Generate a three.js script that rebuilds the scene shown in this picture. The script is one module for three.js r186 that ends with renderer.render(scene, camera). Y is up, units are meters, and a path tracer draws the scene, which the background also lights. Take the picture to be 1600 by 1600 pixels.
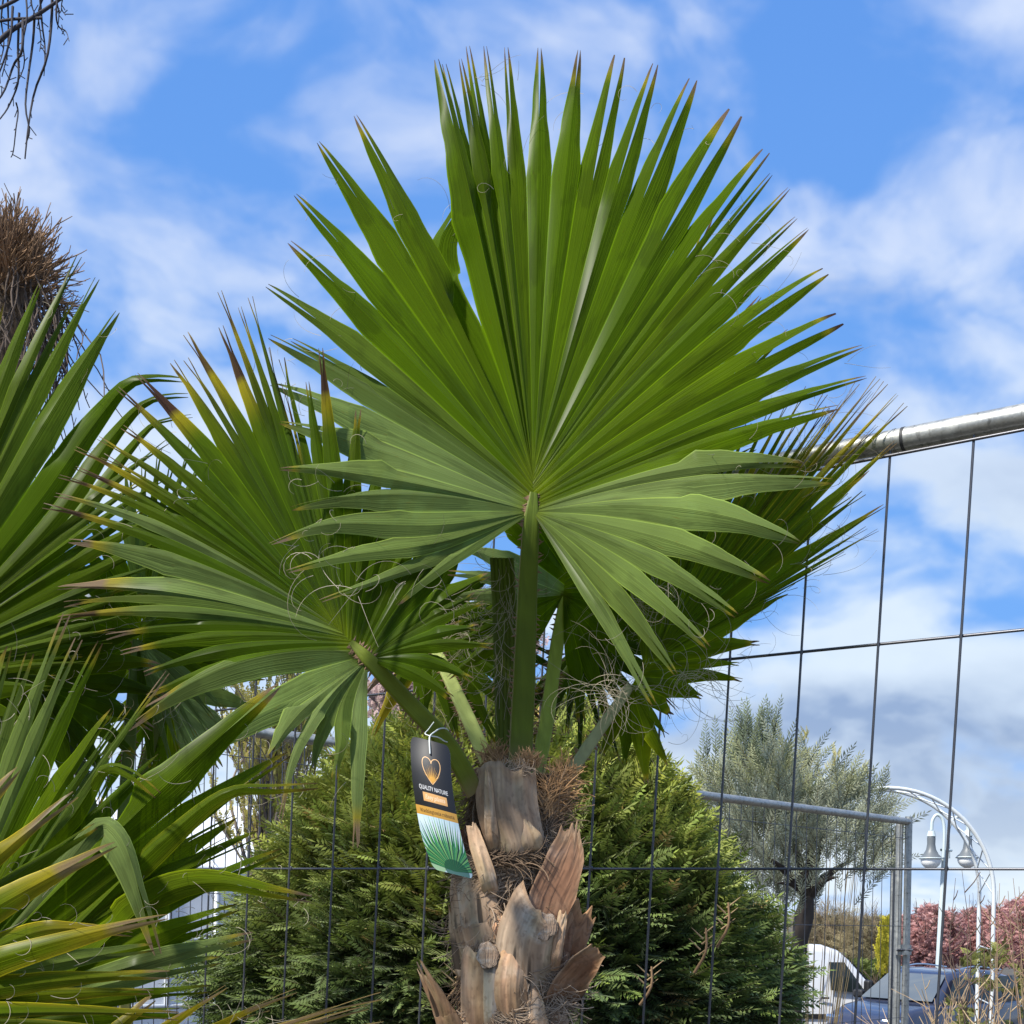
import * as THREE from 'three';
import { mergeGeometries } from 'three/addons/utils/BufferGeometryUtils.js';
import { RoundedBoxGeometry } from 'three/addons/geometries/RoundedBoxGeometry.js';

// ---------------------------------------------------------------- camera
// A level camera at standing height with the lens shifted up (the photograph is the upper part of a taller frame).
const CX = 800, CY = 1420, F = 2000, ROLL = 0.02, EYE = 1.45;
const camera = new THREE.PerspectiveCamera(2 * Math.atan(CY / F) * 180 / Math.PI, 1600 / (2 * CY), 0.05, 900);
camera.position.set(0, EYE, 0);
camera.rotation.z = ROLL;
camera.setViewOffset(1600, 2 * CY, 0, 0, 1600, 1600);
camera.updateProjectionMatrix();
const scene = new THREE.Scene();

// ---------------------------------------------------------------- small tools
const V = (x, y, z) => new THREE.Vector3(x, y, z);
const clamp = THREE.MathUtils.clamp, lerp = THREE.MathUtils.lerp, sstep = (a, b, x) => { const t = clamp((x - a) / (b - a), 0, 1); return t * t * (3 - 2 * t); };
function rng(seed) { let s = seed | 0; return () => { s = (s + 0x6d2b79f5) | 0; let t = Math.imul(s ^ (s >>> 15), 1 | s); t = (t + Math.imul(t ^ (t >>> 7), 61 | t)) ^ t; return ((t ^ (t >>> 14)) >>> 0) / 4294967296; }; }
function hash2(ix, iy) { let h = Math.imul(ix, 374761393) + Math.imul(iy, 668265263) | 0; h = Math.imul(h ^ (h >>> 13), 1274126177); return ((h ^ (h >>> 16)) >>> 0) / 4294967296; }
function noise2(x, y) {
  const ix = Math.floor(x), iy = Math.floor(y); let fx = x - ix, fy = y - iy;
  fx = fx * fx * fx * (fx * (fx * 6 - 15) + 10); fy = fy * fy * fy * (fy * (fy * 6 - 15) + 10);
  const a = hash2(ix, iy), b = hash2(ix + 1, iy), c = hash2(ix, iy + 1), d = hash2(ix + 1, iy + 1);
  return a + (b - a) * fx + (c - a) * fy + (a - b - c + d) * fx * fy;
}
function fbm(x, y, n) { let s = 0, a = 0.5, w = 0; for (let i = 0; i < n; i++) { s += a * noise2(x, y); w += a; a *= 0.52; const t = x * 1.62 - y * 1.18 + 7.3; y = x * 1.18 + y * 1.62 + 3.1; x = t; } return s / w; }
const cR = Math.cos(ROLL), sR = Math.sin(ROLL);
// a survey point of the place: sight line through a picture point, taken at a measured distance
function P(x, y, Z) { const a = (x - CX) / F * Z, b = (CY - y) / F * Z; return V(a * cR - b * sR, EYE + a * sR + b * cR, -Z); }
const eye = V(0, EYE, 0);

// ---------------------------------------------------------------- sky
// Air and broken cloud over the whole dome; the cloud banks have their own bearings.
function makeSky() {
  const W = 4096, H = 2048, data = new Float32Array(W * H * 4);
  // bearing (tan of azimuth), height (tan of elevation), half sizes, strength: + cloud, - gap
  const banks = [
    [-0.36, 0.60, .06, .09, .4], [-0.28, 0.52, .13, .05, .35], [-0.26, 0.67, .03, .06, .28], [-0.22, 0.60, .08, .07, -.5],
    [-0.14, 0.45, .12, .06, -.35], [0.02, 0.67, .16, .06, .6], [-0.10, 0.61, .08, .045, .35], [0.19, 0.545, .08, .08, .62],
    [0.27, 0.495, .07, .04, .6], [0.39, 0.70, .09, .03, .65], [0.385, 0.57, .04, .08, .35], [0.235, 0.63, .06, .06, -.75],
    [0.23, 0.43, .1, .035, -.6], [0.36, 0.36, .1, .07, .75], [0.375, 0.235, .04, .022, -1.0], [0.20, 0.27, .03, .03, -.45],
    [0.30, 0.21, .14, .035, 1.0], [0.30, 0.13, .18, .06, .9], [-0.30, 0.36, .16, .06, .6], [0, .08, .5, .08, .6], [0.31, 0.30, .05, .03, -.5],
  ];
  const greys = [[0.30, 0.14, .2, .035, .9], [0.36, 0.08, .12, .03, .8], [0.27, 0.475, .08, .02, .35], [0.42, 0.33, .1, .04, .35]];
  for (let j = 0; j < H; j++) {
    const up = ((j + 0.5) / H - 0.5) * Math.PI, y = Math.sin(up), c = Math.cos(up);
    for (let i = 0; i < W; i++) {
      const o = (j * W + i) * 4; data[o + 3] = 1;
      if (y < -0.02) { data[o] = 0.30; data[o + 1] = 0.29; data[o + 2] = 0.26; continue; }
      const az = ((i + 0.5) / W - 0.5) * 2 * Math.PI, x = Math.cos(az) * c, z = Math.sin(az) * c, yy = Math.max(y, 0.0);
      const k = 1 / (yy + 0.55), qx = x * k * 6.4, qz = z * k * 6.4 + yy * 3.0;
      const wx = fbm(qx * 0.8 + 11, qz * 0.8 - 4, 3) - .5, wz = fbm(qx * 0.8 - 9, qz * 0.8 + 17, 3) - .5;
      const f = fbm(qx * 1.5 + wx * 1.5 + 2.2, qz * 1.5 + wz * 1.5 + 8.8, 7), f2 = fbm(qx * 4.2 + wx * 2 + 31, qz * 4.2 + wz * 2, 6);
      let b = 0.56, g = 0.12;
      if (z < -0.25) {
        const u = (x * cR + y * sR) / -z, v = (-x * sR + y * cR) / -z, uu = u + wx * .09, vv = v + wz * .07;
        b = lerp(.51, .43, sstep(.2, .48, yy));
        for (const [bu, bv, su, sv, s] of banks) { const du = (uu - bu) / su, dv = (vv - bv) / sv, e = du * du + dv * dv; if (e < 9) b += s * 0.70 * Math.exp(-e); }
        for (const [bu, bv, su, sv, s] of greys) { const du = (uu - bu) / su, dv = (vv - bv) / sv, e = du * du + dv * dv; if (e < 9) g += s * Math.exp(-e); }
        b = lerp(0.56, b, sstep(0.25, 0.5, -z));
      }
      const dens = sstep(0.16, 1.06, b + (f - .5) * 1.3 + (f2 - .5) * .55), grey = clamp(g * (0.55 + f2 * .9), 0, 1);
      const h = clamp(yy / 0.6, 0, 1);
      const br = lerp(0.145, 0.075, h), bg = lerp(0.36, 0.232, h), bb = lerp(0.77, 0.62, h);
      const low = sstep(0.16, 0.0, yy);
      const cr = lerp(lerp(0.66, 0.26, grey), .72, low * .5), cg = lerp(lerp(0.71, 0.335, grey), .75, low * .5), cb = lerp(lerp(.81, 0.51, grey), .8, low * .5);
      const a = clamp(.05 + dens * 0.93 + low * 0.25, 0, 1);
      const hi = lerp(1, .86, sstep(.22, .5, yy)); data[o] = lerp(br, cr * hi * .93, a) * .88; data[o + 1] = lerp(bg, cg * hi, a) * .88; data[o + 2] = lerp(bb, cb * lerp(1, .97, sstep(.22, .5, yy)), a) * .88;
    }
  }
  const t = new THREE.DataTexture(data, W, H, THREE.RGBAFormat, THREE.FloatType);
  t.mapping = THREE.EquirectangularReflectionMapping; t.magFilter = THREE.LinearFilter; t.minFilter = THREE.LinearFilter; t.needsUpdate = true;
  return t;
}
const skyTexture = makeSky();
scene.background = skyTexture; scene.environment = skyTexture;

// ---------------------------------------------------------------- sun and exposure
const sun = new THREE.DirectionalLight(new THREE.Color(1.0, 0.95, 0.86), 4.5);
sun.position.set(-5.5, 10, 2.8); sun.target.position.set(0, 1.4, -2);
sun.castShadow = true; sun.shadow.radius = 9; sun.shadow.mapSize.set(4096, 4096);
Object.assign(sun.shadow.camera, { left: -30, right: 30, top: 30, bottom: -30, near: 0.5, far: 90 });
scene.add(sun, sun.target);
const renderer = new THREE.WebGLRenderer({ antialias: true });
renderer.toneMapping = THREE.LinearToneMapping; renderer.toneMappingExposure = 1.52;
renderer.shadowMap.enabled = true;

// ---------------------------------------------------------------- mesh building
const UP = V(0, 1, 0);
class MB {                                    // collects strips, tubes and boxes into one geometry
  constructor(colored) { this.p = []; this.c = colored ? [] : null; this.u = []; this.i = []; }
  v(p, c, u = 0, w = 0) { this.p.push(p.x, p.y, p.z); if (this.c) this.c.push(c[0], c[1], c[2]); this.u.push(u, w); return this.p.length / 3 - 1; }
  tri(a, b, c) { this.i.push(a, b, c); }
  quad(a, b, c, d) { this.i.push(a, b, c, a, c, d); }
  grid(rows, cols, f) {                       // f(i, j) -> [point, colour, u, v]
    const at = this.p.length / 3;
    for (let i = 0; i < rows; i++) for (let j = 0; j < cols; j++) this.v(...f(i, j));
    for (let i = 0; i + 1 < rows; i++) for (let j = 0; j + 1 < cols; j++) { const a = at + i * cols + j; this.quad(a, a + 1, a + cols + 1, a + cols); }
  }
  tube(pts, r, sides = 4, col = null, vscale = 4) { // r: number, or function of 0..1
    const n = pts.length, rf = typeof r === 'function' ? r : () => r, T = V(0, 0, 0), A = V(0, 0, 0), B = V(0, 0, 0);
    T.subVectors(pts[1], pts[0]).normalize(); A.set(0.31, 0.2, 0.93).cross(T).normalize(); if (A.lengthSq() < .1) A.set(1, 0, 0);
    const at = this.p.length / 3, q = V(0, 0, 0); let run = 0;
    for (let i = 0; i < n; i++) {
      T.subVectors(pts[Math.min(n - 1, i + 1)], pts[Math.max(0, i - 1)]).normalize();
      A.addScaledVector(T, -A.dot(T)).normalize(); B.crossVectors(T, A);
      if (i) run += pts[i].distanceTo(pts[i - 1]);
      const rr = rf(i / (n - 1)), c = typeof col === 'function' ? col(i / (n - 1)) : col;
      for (let s = 0; s <= sides; s++) { const a = s / sides * 2 * Math.PI; q.copy(pts[i]).addScaledVector(A, Math.cos(a) * rr).addScaledVector(B, Math.sin(a) * rr); this.v(q, c, s / sides, run * vscale); }
    }
    for (let i = 0; i + 1 < n; i++) for (let s = 0; s < sides; s++) { const a = at + i * (sides + 1) + s; this.quad(a, a + 1, a + sides + 2, a + sides + 1); }
  }
  geo() {
    const g = new THREE.BufferGeometry();
    g.setAttribute('position', new THREE.Float32BufferAttribute(this.p, 3));
    if (this.c) g.setAttribute('color', new THREE.Float32BufferAttribute(this.c, 3));
    g.setAttribute('uv', new THREE.Float32BufferAttribute(this.u, 2));
    g.setIndex(this.i); g.computeVertexNormals(); return g;
  }
  mesh(name, mat, parent, kind) { return put(name, this.geo(), mat, parent, kind); }
}
function put(name, geo, mat, parent, kind) {
  const m = new THREE.Mesh(geo, mat); m.name = name; m.castShadow = m.receiveShadow = true;
  if (kind) m.userData.kind = kind;
  (parent || scene).add(m); return m;
}
const taken = {};
function numbered(n) { const k = taken[n] = (taken[n] ?? -1) + 1; return k ? n + '_' + String(k).padStart(3, '0') : n; }
function thing(name, label, category, group) { const g = new THREE.Group(); g.name = numbered(name); g.userData = { label, category }; if (group) g.userData.group = group; scene.add(g); return g; }
function settle(g, base) { for (const c of g.children) c.position.sub(base); g.position.add(base); return g; }   // puts the origin of a thing at its base
const smooth = (pts, n) => new THREE.CatmullRomCurve3(pts, false, 'centripetal').getPoints(n);
const C3 = (r, g, b) => [r, g, b];
const mixc = (a, b, t) => [lerp(a[0], b[0], t), lerp(a[1], b[1], t), lerp(a[2], b[2], t)];
const sc = (a, s) => [a[0] * s, a[1] * s, a[2] * s];
function texture(w, h, f, srgb) {              // f(u, v) -> [r, g, b] in 0..1
  const d = new Uint8Array(w * h * 4);
  for (let y = 0; y < h; y++) for (let x = 0; x < w; x++) { const c = f((x + .5) / w, (y + .5) / h), o = (y * w + x) * 4; for (let k = 0; k < 3; k++) d[o + k] = clamp(c[k], 0, 1) * 255; d[o + 3] = 255; }
  const t = new THREE.DataTexture(d, w, h, THREE.RGBAFormat); t.wrapS = t.wrapT = THREE.RepeatWrapping; t.magFilter = THREE.LinearFilter; t.minFilter = THREE.LinearMipmapLinearFilter; t.generateMipmaps = true;
  if (srgb) t.colorSpace = THREE.SRGBColorSpace; t.needsUpdate = true; return t;
}

// ---------------------------------------------------------------- materials
const std = (o) => new THREE.MeshStandardMaterial({ side: THREE.DoubleSide, ...o });
const phys = (o) => new THREE.MeshPhysicalMaterial({ side: THREE.DoubleSide, ...o });
const lin = (r, g, b) => new THREE.Color().setRGB(r, g, b);
// palm blade: fine parallel veins, paler midrib and margins
const veinTex = texture(256, 256, (u, v) => {
  const e = Math.min(u, 1 - u), m = Math.abs(u - .5);
  let a = 0.38 + 0.15 * noise2(u * 60, v * 2.2) + 0.08 * noise2(u * 130, v * 3) + 0.12 * (fbm(u * 3, v * 5, 4));
  const rib = sstep(0.018, 0.004, m) * .16 + sstep(0.050, 0.012, e) * .52, fleck = sstep(.80, .86, fbm(u * 16 + 7, v * 22, 3)) * .5, bruise = .25 * sstep(.62, .75, fbm(u * 2 + 70, v * 7 + 3, 4));
  a *= 1 - bruise; return [lerp(a + rib, .62, fleck), lerp(a + rib * .9, .34, fleck), lerp(a + rib * .5, .2, fleck)];
});
const veinBump = texture(256, 64, (u, v) => { const a = .5 + .35 * (noise2(u * 64, v * 1.5) - .5) + .25 * (noise2(u * 120, v * 2) - .5); return [a, a, a]; });
const M = {};
M.blade = phys({ vertexColors: true, map: veinTex, bumpMap: veinBump, bumpScale: 0.0012, roughness: 0.9, specularIntensity: 0.07, transmission: 0.46, thickness: 0, clearcoat: 0.05, clearcoatRoughness: 0.22 });
M.petiole = phys({ vertexColors: true, roughness: 0.6, specularIntensity: .4, clearcoat: 0.05, clearcoatRoughness: 0.35, bumpMap: veinBump, bumpScale: 0.0006 });
M.thread = std({ color: lin(.34, .30, .21), roughness: .9 });
M.thorn = std({ color: lin(.20, .12, .06), roughness: .8 });
// dry leaf base: long fibres, cracks, grey weathering, orange-brown stains
const bootTex = texture(256, 512, (u, v) => {
  const g = .3 * noise2(u * 50, v * 4) + .3 * noise2(u * 110, v * 9) + .5 * fbm(u * 7, v * 9, 5);
  const st = sstep(.45, .75, fbm(u * 3 + 5, v * 4, 4)), gr = sstep(.4, .7, fbm(u * 4 + 50, v * 5 + 9, 5)), sp = sstep(.55, .8, fbm(u * 60, v * 30, 3));
  let c = [.69, .60, .51]; c = mixc(c, [.72, .68, .63], gr); c = mixc(c, [.62, .49, .39], st * .45); c = sc(c, .72 + g * .5);
  const crack = sstep(.80, .90, noise2(u * 24 + 3, v * 1.6)) * .6; c = sc(c, 1 - crack); return mixc(c, [.40, .33, .27], sp * .3);
}, true);
const bootBump = texture(256, 512, (u, v) => { const a = .35 * noise2(u * 40, v * 3) + .3 * noise2(u * 90, v * 5) + .35 * fbm(u * 8, v * 8, 4) - .3 * sstep(.80, .90, noise2(u * 24 + 3, v * 1.6)); return [a, a, a]; });
M.boot = std({ map: bootTex, vertexColors: true, bumpMap: bootBump, bumpScale: .0022, roughness: .86 });
M.fibre = std({ vertexColors: true, roughness: .95 });
M.core = std({ color: lin(.12, .075, .045), map: bootTex, bumpMap: bootBump, bumpScale: .012, roughness: 1 });
// galvanised steel: faint spangle, white bloom and grey streaks
const zincTex = texture(256, 256, (u, v) => { const a = .62 + .22 * (fbm(u * 9, v * 14, 5) - .5) + .18 * (noise2(u * 40, v * 60) - .5) - .22 * sstep(.62, .8, fbm(u * 6 + 9, v * 22, 4)); return [a, a * 1.0, a * .97]; });
const zincRough = texture(128, 128, (u, v) => { const a = .42 + .5 * fbm(u * 8, v * 12, 4); return [a, a, a]; });
M.zinc = std({ color: lin(.64, .65, .63), map: zincTex, roughnessMap: zincRough, roughness: .75, metalness: .75 });
M.wire = std({ color: lin(.10, .103, .115), roughness: .38, metalness: .7 });
M.rubber = std({ color: lin(.03, .032, .034), roughness: .6 });

// ---------------------------------------------------------------- ground
// terrace round the plants, falling away to the car park behind
const groundY = (z) => -1.05 * sstep(4.5, 25, -z) + (-z > 60 ? 0.0 : 0);
{
  const m = new MB(true), R = [-400, -120, -60, -40, -30, -22, -16, -12, -8, -6, -4, -2, 0, 2, 4, 6, 8, 12, 16, 22, 30, 40, 60, 120, 400];
  const Z = [12, 6, 3, 1, -1, -2, -3, -4, -5, -6, -8, -10, -12, -14, -16, -18, -20, -22, -24, -26, -30, -40, -60, -120, -300, -700];
  m.grid(Z.length, R.length, (i, j) => { const p = V(R[j], groundY(Z[i]), Z[i]); return [p, [.16, .145, .12], R[j] * .5, Z[i] * .5]; });
  const gravel = texture(512, 512, (u, v) => { const a = .55 + .5 * (noise2(u * 90, v * 90) - .5) + .35 * (fbm(u * 10, v * 10, 4) - .5); return [a, a * .97, a * .9]; });
  const g = m.mesh('ground', std({ vertexColors: true, map: gravel, bumpMap: gravel, bumpScale: .01, roughness: 1 }), scene, 'structure');
  const q = new MB(false);
  q.grid(2, 2, (i, j) => { const z = -27 - i * 30, x = -25 + j * 70; return [V(x, -1.05 + .004, z), null, x * .4, z * .4]; });
  q.mesh('car_park', std({ color: lin(.07, .07, .072), map: gravel, roughness: .95 }), scene, 'structure');
}

// ---------------------------------------------------------------- fan palm fronds
const GREEN = [.135, .245, .001], DEEP = [.095, .185, .002], LIME = [.30, .40, .003], YELL = [.80, .62, .03], DRY = [.52, .36, .22], CHAR = [.11, .050, .038], PALE_SHEEN = [.50, .64, .24];  // last colour: pale sky sheen painted onto side and lower segments
function meet(x, y, H, N) { const d = P(x, y, 1).sub(eye); return eye.clone().addScaledVector(d, N.dot(H.clone().sub(eye)) / N.dot(d)); }
// spec: hub, its facing, the ends of the segments clockwise, how deep the blade is cut, how it folds and droops
function frond(palm, spec, seed) {
  const R = rng(seed), g = new THREE.Group(); g.name = 'frond'; palm.add(g);
  if (spec.label) g.userData.label = spec.label;
  const H = P(...spec.hub), N = V(...spec.face).normalize(), axis = spec.axis ? meet(spec.axis[0], spec.axis[1], H, N).sub(H).normalize() : V(0, 1, 0);
  let list = spec.ccw ? spec.tips.slice().reverse() : spec.tips;
  if (spec.dense) list = list.flatMap((a, i) => { const b = list[i + 1]; if (!b || a[2]?.via || b[2]?.via || hash2(i, seed) > spec.dense) return [a]; const q = R() * .08 + .02, oa = a[2] ?? {}, ob = b[2] ?? {}; return [a, [lerp((a[0] + b[0]) / 2, spec.hub[0], q), lerp((a[1] + b[1]) / 2, spec.hub[1], q), { ...oa, dz: ((oa.dz ?? 0) + (ob.dz ?? 0)) / 2 + (R() - .5) * .02, burn: (oa.burn ?? .03) * (.5 + R()), yel: (oa.yel ?? 0) * .7 }]]; });
  const segs = list.map(([x, y, o = {}]) => {
    const T = meet(x, y, H, N), d = T.clone().sub(eye), along = d.length();
    const dz = (o.dz ?? 0) + (spec.cone ?? 0) * T.distanceTo(H);
    T.copy(eye).addScaledVector(d, (along + dz) / along);
    const L0 = T.distanceTo(H), dir = T.clone().sub(H).normalize(), S = H.clone().addScaledVector(axis, (spec.costa ?? .04) * Math.max(0, dir.dot(axis)) ** 2);
    let C;
    if (o.via) {
      const n = o.via.length, pts = [S, ...o.via.map(([vx, vy, vz = 0], k) => { const q = meet(vx, vy, H, N), e = q.clone().sub(eye); return eye.clone().addScaledVector(e, 1 + vz / e.length()); }), T];
      const c = new THREE.CatmullRomCurve3(pts, false, 'centripetal'); C = (t) => c.getPointAt(clamp(t, 0, 1)); o.kink = 1;
    } else {
      const bow = (o.bow ?? spec.bow ?? .02) * L0 * (1 + .5 * (R() - .5)), Mid = S.clone().lerp(T, .55).addScaledVector(UP, bow * 2 * (1 - Math.abs(dir.y) * .7)).addScaledVector(N, (spec.lift ?? .03) * L0 + (R() - .5) * .02 * L0);
      C = (t) => { const a = (1 - t) * (1 - t), b = 2 * t * (1 - t), c = t * t; return V(S.x * a + Mid.x * b + T.x * c, S.y * a + Mid.y * b + T.y * c, S.z * a + Mid.z * b + T.z * c); };
    }
    let L = 0, q = C(0); for (let k = 1; k <= 12; k++) { const w = C(k / 12); L += w.distanceTo(q); q = w; }
    return { C, L, o, dir };
  });
  const n = segs.length, cut = (k) => (spec.cut ?? .6) + (segs[k].o.cut ?? 0) + .03 * (hash2(k, seed) - .5);
  segs.forEach((s, k) => {
    const { C, L, o } = s, prev = segs[k - 1], next = segs[k + 1], mb = new MB(true), st = 34;
    const rs = [prev ? cut(k) * Math.min(L, prev.L) : cut(k) * L, next ? cut(k + 1 < n ? k + 1 : k) * Math.min(L, next.L) : cut(k) * L];
    const edge = (nb, r, side) => { const c = C(r / L); if (nb) return c.clone().lerp(nb.C(Math.min(1, r / nb.L)), .5); return null; };
    const maxw = (spec.maxw ?? .024);
    const half = [prev, next].map((nb, q) => { const r = rs[q], c = C(r / L); return Math.min(maxw, nb ? c.distanceTo(c.clone().lerp(nb.C(Math.min(1, r / nb.L)), .5)) : (spec.outer ?? .014)); });
    const twist = (o.tw ?? 0) + (R() - .5) * (spec.twist ?? .25), fold = (o.fold ?? spec.fold ?? .40) * (1 + (R() - .5) * .3);
    const bif = o.bif ?? spec.bif ?? .84, sep = (o.sep ?? spec.sep ?? .0028) * (.6 + R() * .8), burn = o.burn ?? (spec.burn ?? .02) * (.3 + 1.5 * R());
    const tone = (spec.tone ?? 1) * (.90 + .22 * R()), base = sc(mixc(mixc(spec.col ?? GREEN, LIME, (spec.lime ?? .12) * R()), PALE_SHEEN, o.pale ?? 0), tone), yel = o.yel ?? spec.yel ?? 0;  // pale per tip: how much painted sky sheen the segment colour gets
    const T = V(0, 0, 0), W = V(0, 0, 0), Nn = V(0, 0, 0);
    const rows = [];
    for (let i = 0; i <= st; i++) {
      const t = i / st, r = t * L, c = C(t);
      T.subVectors(C(Math.min(1, t + .02)), C(Math.max(0, t - .02))).normalize();
      W.crossVectors(T, N).normalize(); const tw = twist * sstep(Math.max(rs[0], rs[1]) / L, 1, t);
      Nn.crossVectors(W, T).normalize(); W.applyAxisAngle(T, tw); Nn.applyAxisAngle(T, tw);
      const E = [], hw = [];
      [prev, next].forEach((nb, q) => {
        const sg = q ? 1 : -1;
        if (r < rs[q] && nb) { const b = edge(nb, r, q); if (b.distanceTo(c) > maxw) b.sub(c).setLength(maxw).add(c); const wb = b.distanceTo(c), bl = sstep(.88, 1, r / rs[q]); b.lerp(c.clone().addScaledVector(W, sg * wb), bl); E.push(b); hw.push(wb); }
        else { const s1 = nb ? clamp((r - rs[q]) / (L - rs[q]), 0, 1) : 0, w = nb ? half[q] * Math.pow(1 - s1, .78) * (1 - .1 * s1) : half[q] * Math.min(1, r / L * 2.2) * Math.pow(1 - t, .45); E.push(c.clone().addScaledVector(W, sg * w)); hw.push(w); }
      });
      hw.forEach((w, q) => { if (r > rs[q]) E[q].addScaledVector(W, (q ? 1 : -1) * w * .16 * (noise2(t * 16, k * 3.3 + q * 50 + seed) - .5)); });
      const free = sstep(Math.min(...rs) / L, 1, t), f = fold * (1 + (spec.freeFold ?? .5) * free) * (hw[0] + hw[1]) * .5;
      const g1 = t > bif ? sep * Math.pow((t - bif) / (1 - bif), .8) : 0;
      const mid = c.clone().addScaledVector(Nn, f);
      const row = [];
      [0, 1].forEach((q) => {
        const sg = q ? 1 : -1, m = mid.clone().addScaledVector(W, sg * g1 * .8), e = E[q].clone(); if (g1) e.addScaledVector(W, sg * g1 * 1.05);
        const mq = e.clone().lerp(m, .5).addScaledVector(Nn, f * .10);
        row.push(q ? [m, mq, e] : [e, mq, m]);
      });
      let col = sc(mixc(base, sc(LIME, 1.2), sstep(.10, .0, t) * .7), .82 + .36 * fbm(t * 5 + k * 3.7, k * 1.9 + seed, 3));
      const cb = 1 - burn * (1 + .25 * Math.sin(k * 9.1)), yb = cb - (.04 + .12 * yel + burn * .45);
      const y = sstep(yb, cb - .005, t) * (burn > .012 ? 1 : .3), ch = sstep(cb - .012, cb + .012, t);
      col = mixc(mixc(col, YELL, y * .75), o.dry ? DRY : CHAR, ch); if (t > .97 && burn > .03) col = mixc(col, DRY, .7);
      rows.push([row, col, t * L]);
    }
    for (const q of [0, 1]) mb.grid(st + 1, 3, (i, j) => {
      const [row, col, len] = rows[i]; let c = col;
      c = mixc(col, YELL, yel * (yel > .85 ? .6 : .18) * sstep(.45, .8, i / st)); if (yel && ((q === 0 && j === 0) || (q === 1 && j === 2))) c = mixc(c, YELL, yel * .8 * sstep(spec.edge ?? .2, Math.min(1, (spec.edge ?? .2) + .4), i / st));
      return [row[q][j], c, q * .5 + j * .25, len * 2.2 + k * .37];
    });
    mb.mesh('leaf_segment', M.blade, g);
  });
  // pale curling threads that hang from the cuts between the segments
  const th = new MB(false), count = spec.threads ?? 40;
  for (let i = 0; i < count; i++) {
    const s = segs[Math.floor(R() * n)], t0 = (spec.cut ?? .6) * (.92 + R() * .5), p = s.C(Math.min(.97, t0));
    const side = V(0, 0, 0).crossVectors(s.dir, N).normalize().multiplyScalar((R() < .5 ? -1 : 1) * .012); p.add(side);
    const d = s.dir.clone().multiplyScalar(.6).add(V(R() - .5, R() - .6, R() - .3).multiplyScalar(1.3)).normalize(), len = (spec.threadLength ?? .05) * (.4 + R()), pts = [p.clone()], curl = (R() - .5) * 1.3, ax = V(R() - .5, R() - .5, 1.2).normalize();
    for (let k = 0; k < 9; k++) { d.applyAxisAngle(ax, curl * (.4 + k * .09)).add(V(0, -.07, 0)).normalize(); pts.push(pts[pts.length - 1].clone().addScaledVector(d, len / 9)); }
    th.tube(pts, (t) => .00032 * (1 - t * .6), 3);
  }
  for (const [tx, ty, tz, tn, sp] of spec.tangle ?? []) for (let i = 0; i < tn; i++) {   // loose bundles of threads
    const pts = [P(tx, ty, tz).add(V((R() + R() - 1) * sp, (R() + R() - 1) * sp * .6, (R() - .5) * sp * .5))], d = V(R() - .5, R() - .5, (R() - .5) * .4).normalize(), curl = (R() - .3) * 1.1, ax = V((R() - .5) * .6, (R() - .5) * .6, 1).normalize(), L = .05 + R() * .06;
    for (let k = 0; k < 11; k++) { d.applyAxisAngle(ax, curl * (.3 + k * .05)).add(V(0, -.05, 0)).normalize(); pts.push(pts[k].clone().addScaledVector(d, L / 11)); }
    th.tube(pts, (t) => .0004 * (1 - t * .6), 3);
  }
  if (count) th.mesh('leaf_thread', M.thread, g, 'stuff');
  if (spec.stalk) petiole(g, spec.stalk, seed + 5, spec.stalkCol, spec.thorns);
  return settle(g, H);
}
// channelled leaf stalk with pale, thorny margins; stations are [x, y, distance, half width in metres]
function petiole(g, st, seed, col = [.105, .185, .03], thorns = .5) {
  const R = rng(seed), n = 22, pc = new THREE.CatmullRomCurve3(st.map((s) => P(s[0], s[1], s[2])), false, 'centripetal'), pts = pc.getPoints(n), m = new MB(true), K = 14, th = new MB(false);
  const wAt = (t) => { const k = t * (st.length - 1), i = Math.min(st.length - 2, Math.floor(k)); return lerp(st[i][3], st[i + 1][3], k - i); };
  const fr = pts.map((p, i) => { const T = pts[Math.min(n, i + 1)].clone().sub(pts[Math.max(0, i - 1)]).normalize(), D = eye.clone().sub(p).add(V(.4, 0, 0)).normalize(), S = V(0, 0, 0).crossVectors(T, D).normalize(); return [p, T, S, V(0, 0, 0).crossVectors(S, T).normalize()]; });
  m.grid(n + 1, K + 1, (i, j) => {
    const [p, T, S, D] = fr[i], t = i / n, a = j / K * 2 * Math.PI, w = wAt(t), cs = Math.cos(a), sn = Math.sin(a);
    const q = p.clone().addScaledVector(S, cs * w).addScaledVector(D, sn > 0 ? (Math.pow(sn, .55) * .40 - .16 * Math.pow(sn, 8)) * w : sn * w * .30);
    let c = sc(col, .86 + .3 * noise2(t * 22 + seed, j * .8)); const e = sstep(.90, .99, Math.abs(cs)); c = mixc(c, [.34, .27, .13], e * .8);
    if (t < .10) c = mixc(c, [.36, .25, .14], (1 - t * 10) * .6); return [q, c, j / K, t * .6];
  });
  m.mesh('leaf_stalk', M.petiole, g);
  for (let i = 1; i < n * 3; i++) for (const s of [-1, 1]) if (R() < thorns) {
    const [p, T, S, D] = fr[Math.floor(i / 3)], q = p.clone().lerp((fr[Math.floor(i / 3) + 1] || fr[Math.floor(i / 3)])[0], (i % 3) / 3).addScaledVector(S, s * wAt(i / n / 3) * .96), tip = q.clone().addScaledVector(S, s * (.0035 + R() * .004)).addScaledVector(T, -.003 + R() * .007);
    th.tube([q, tip], (t) => .0018 * (1 - t * .9), 4);
  }
  if (th.p.length) th.mesh('thorn', M.thorn, g, 'stuff');
}

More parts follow.
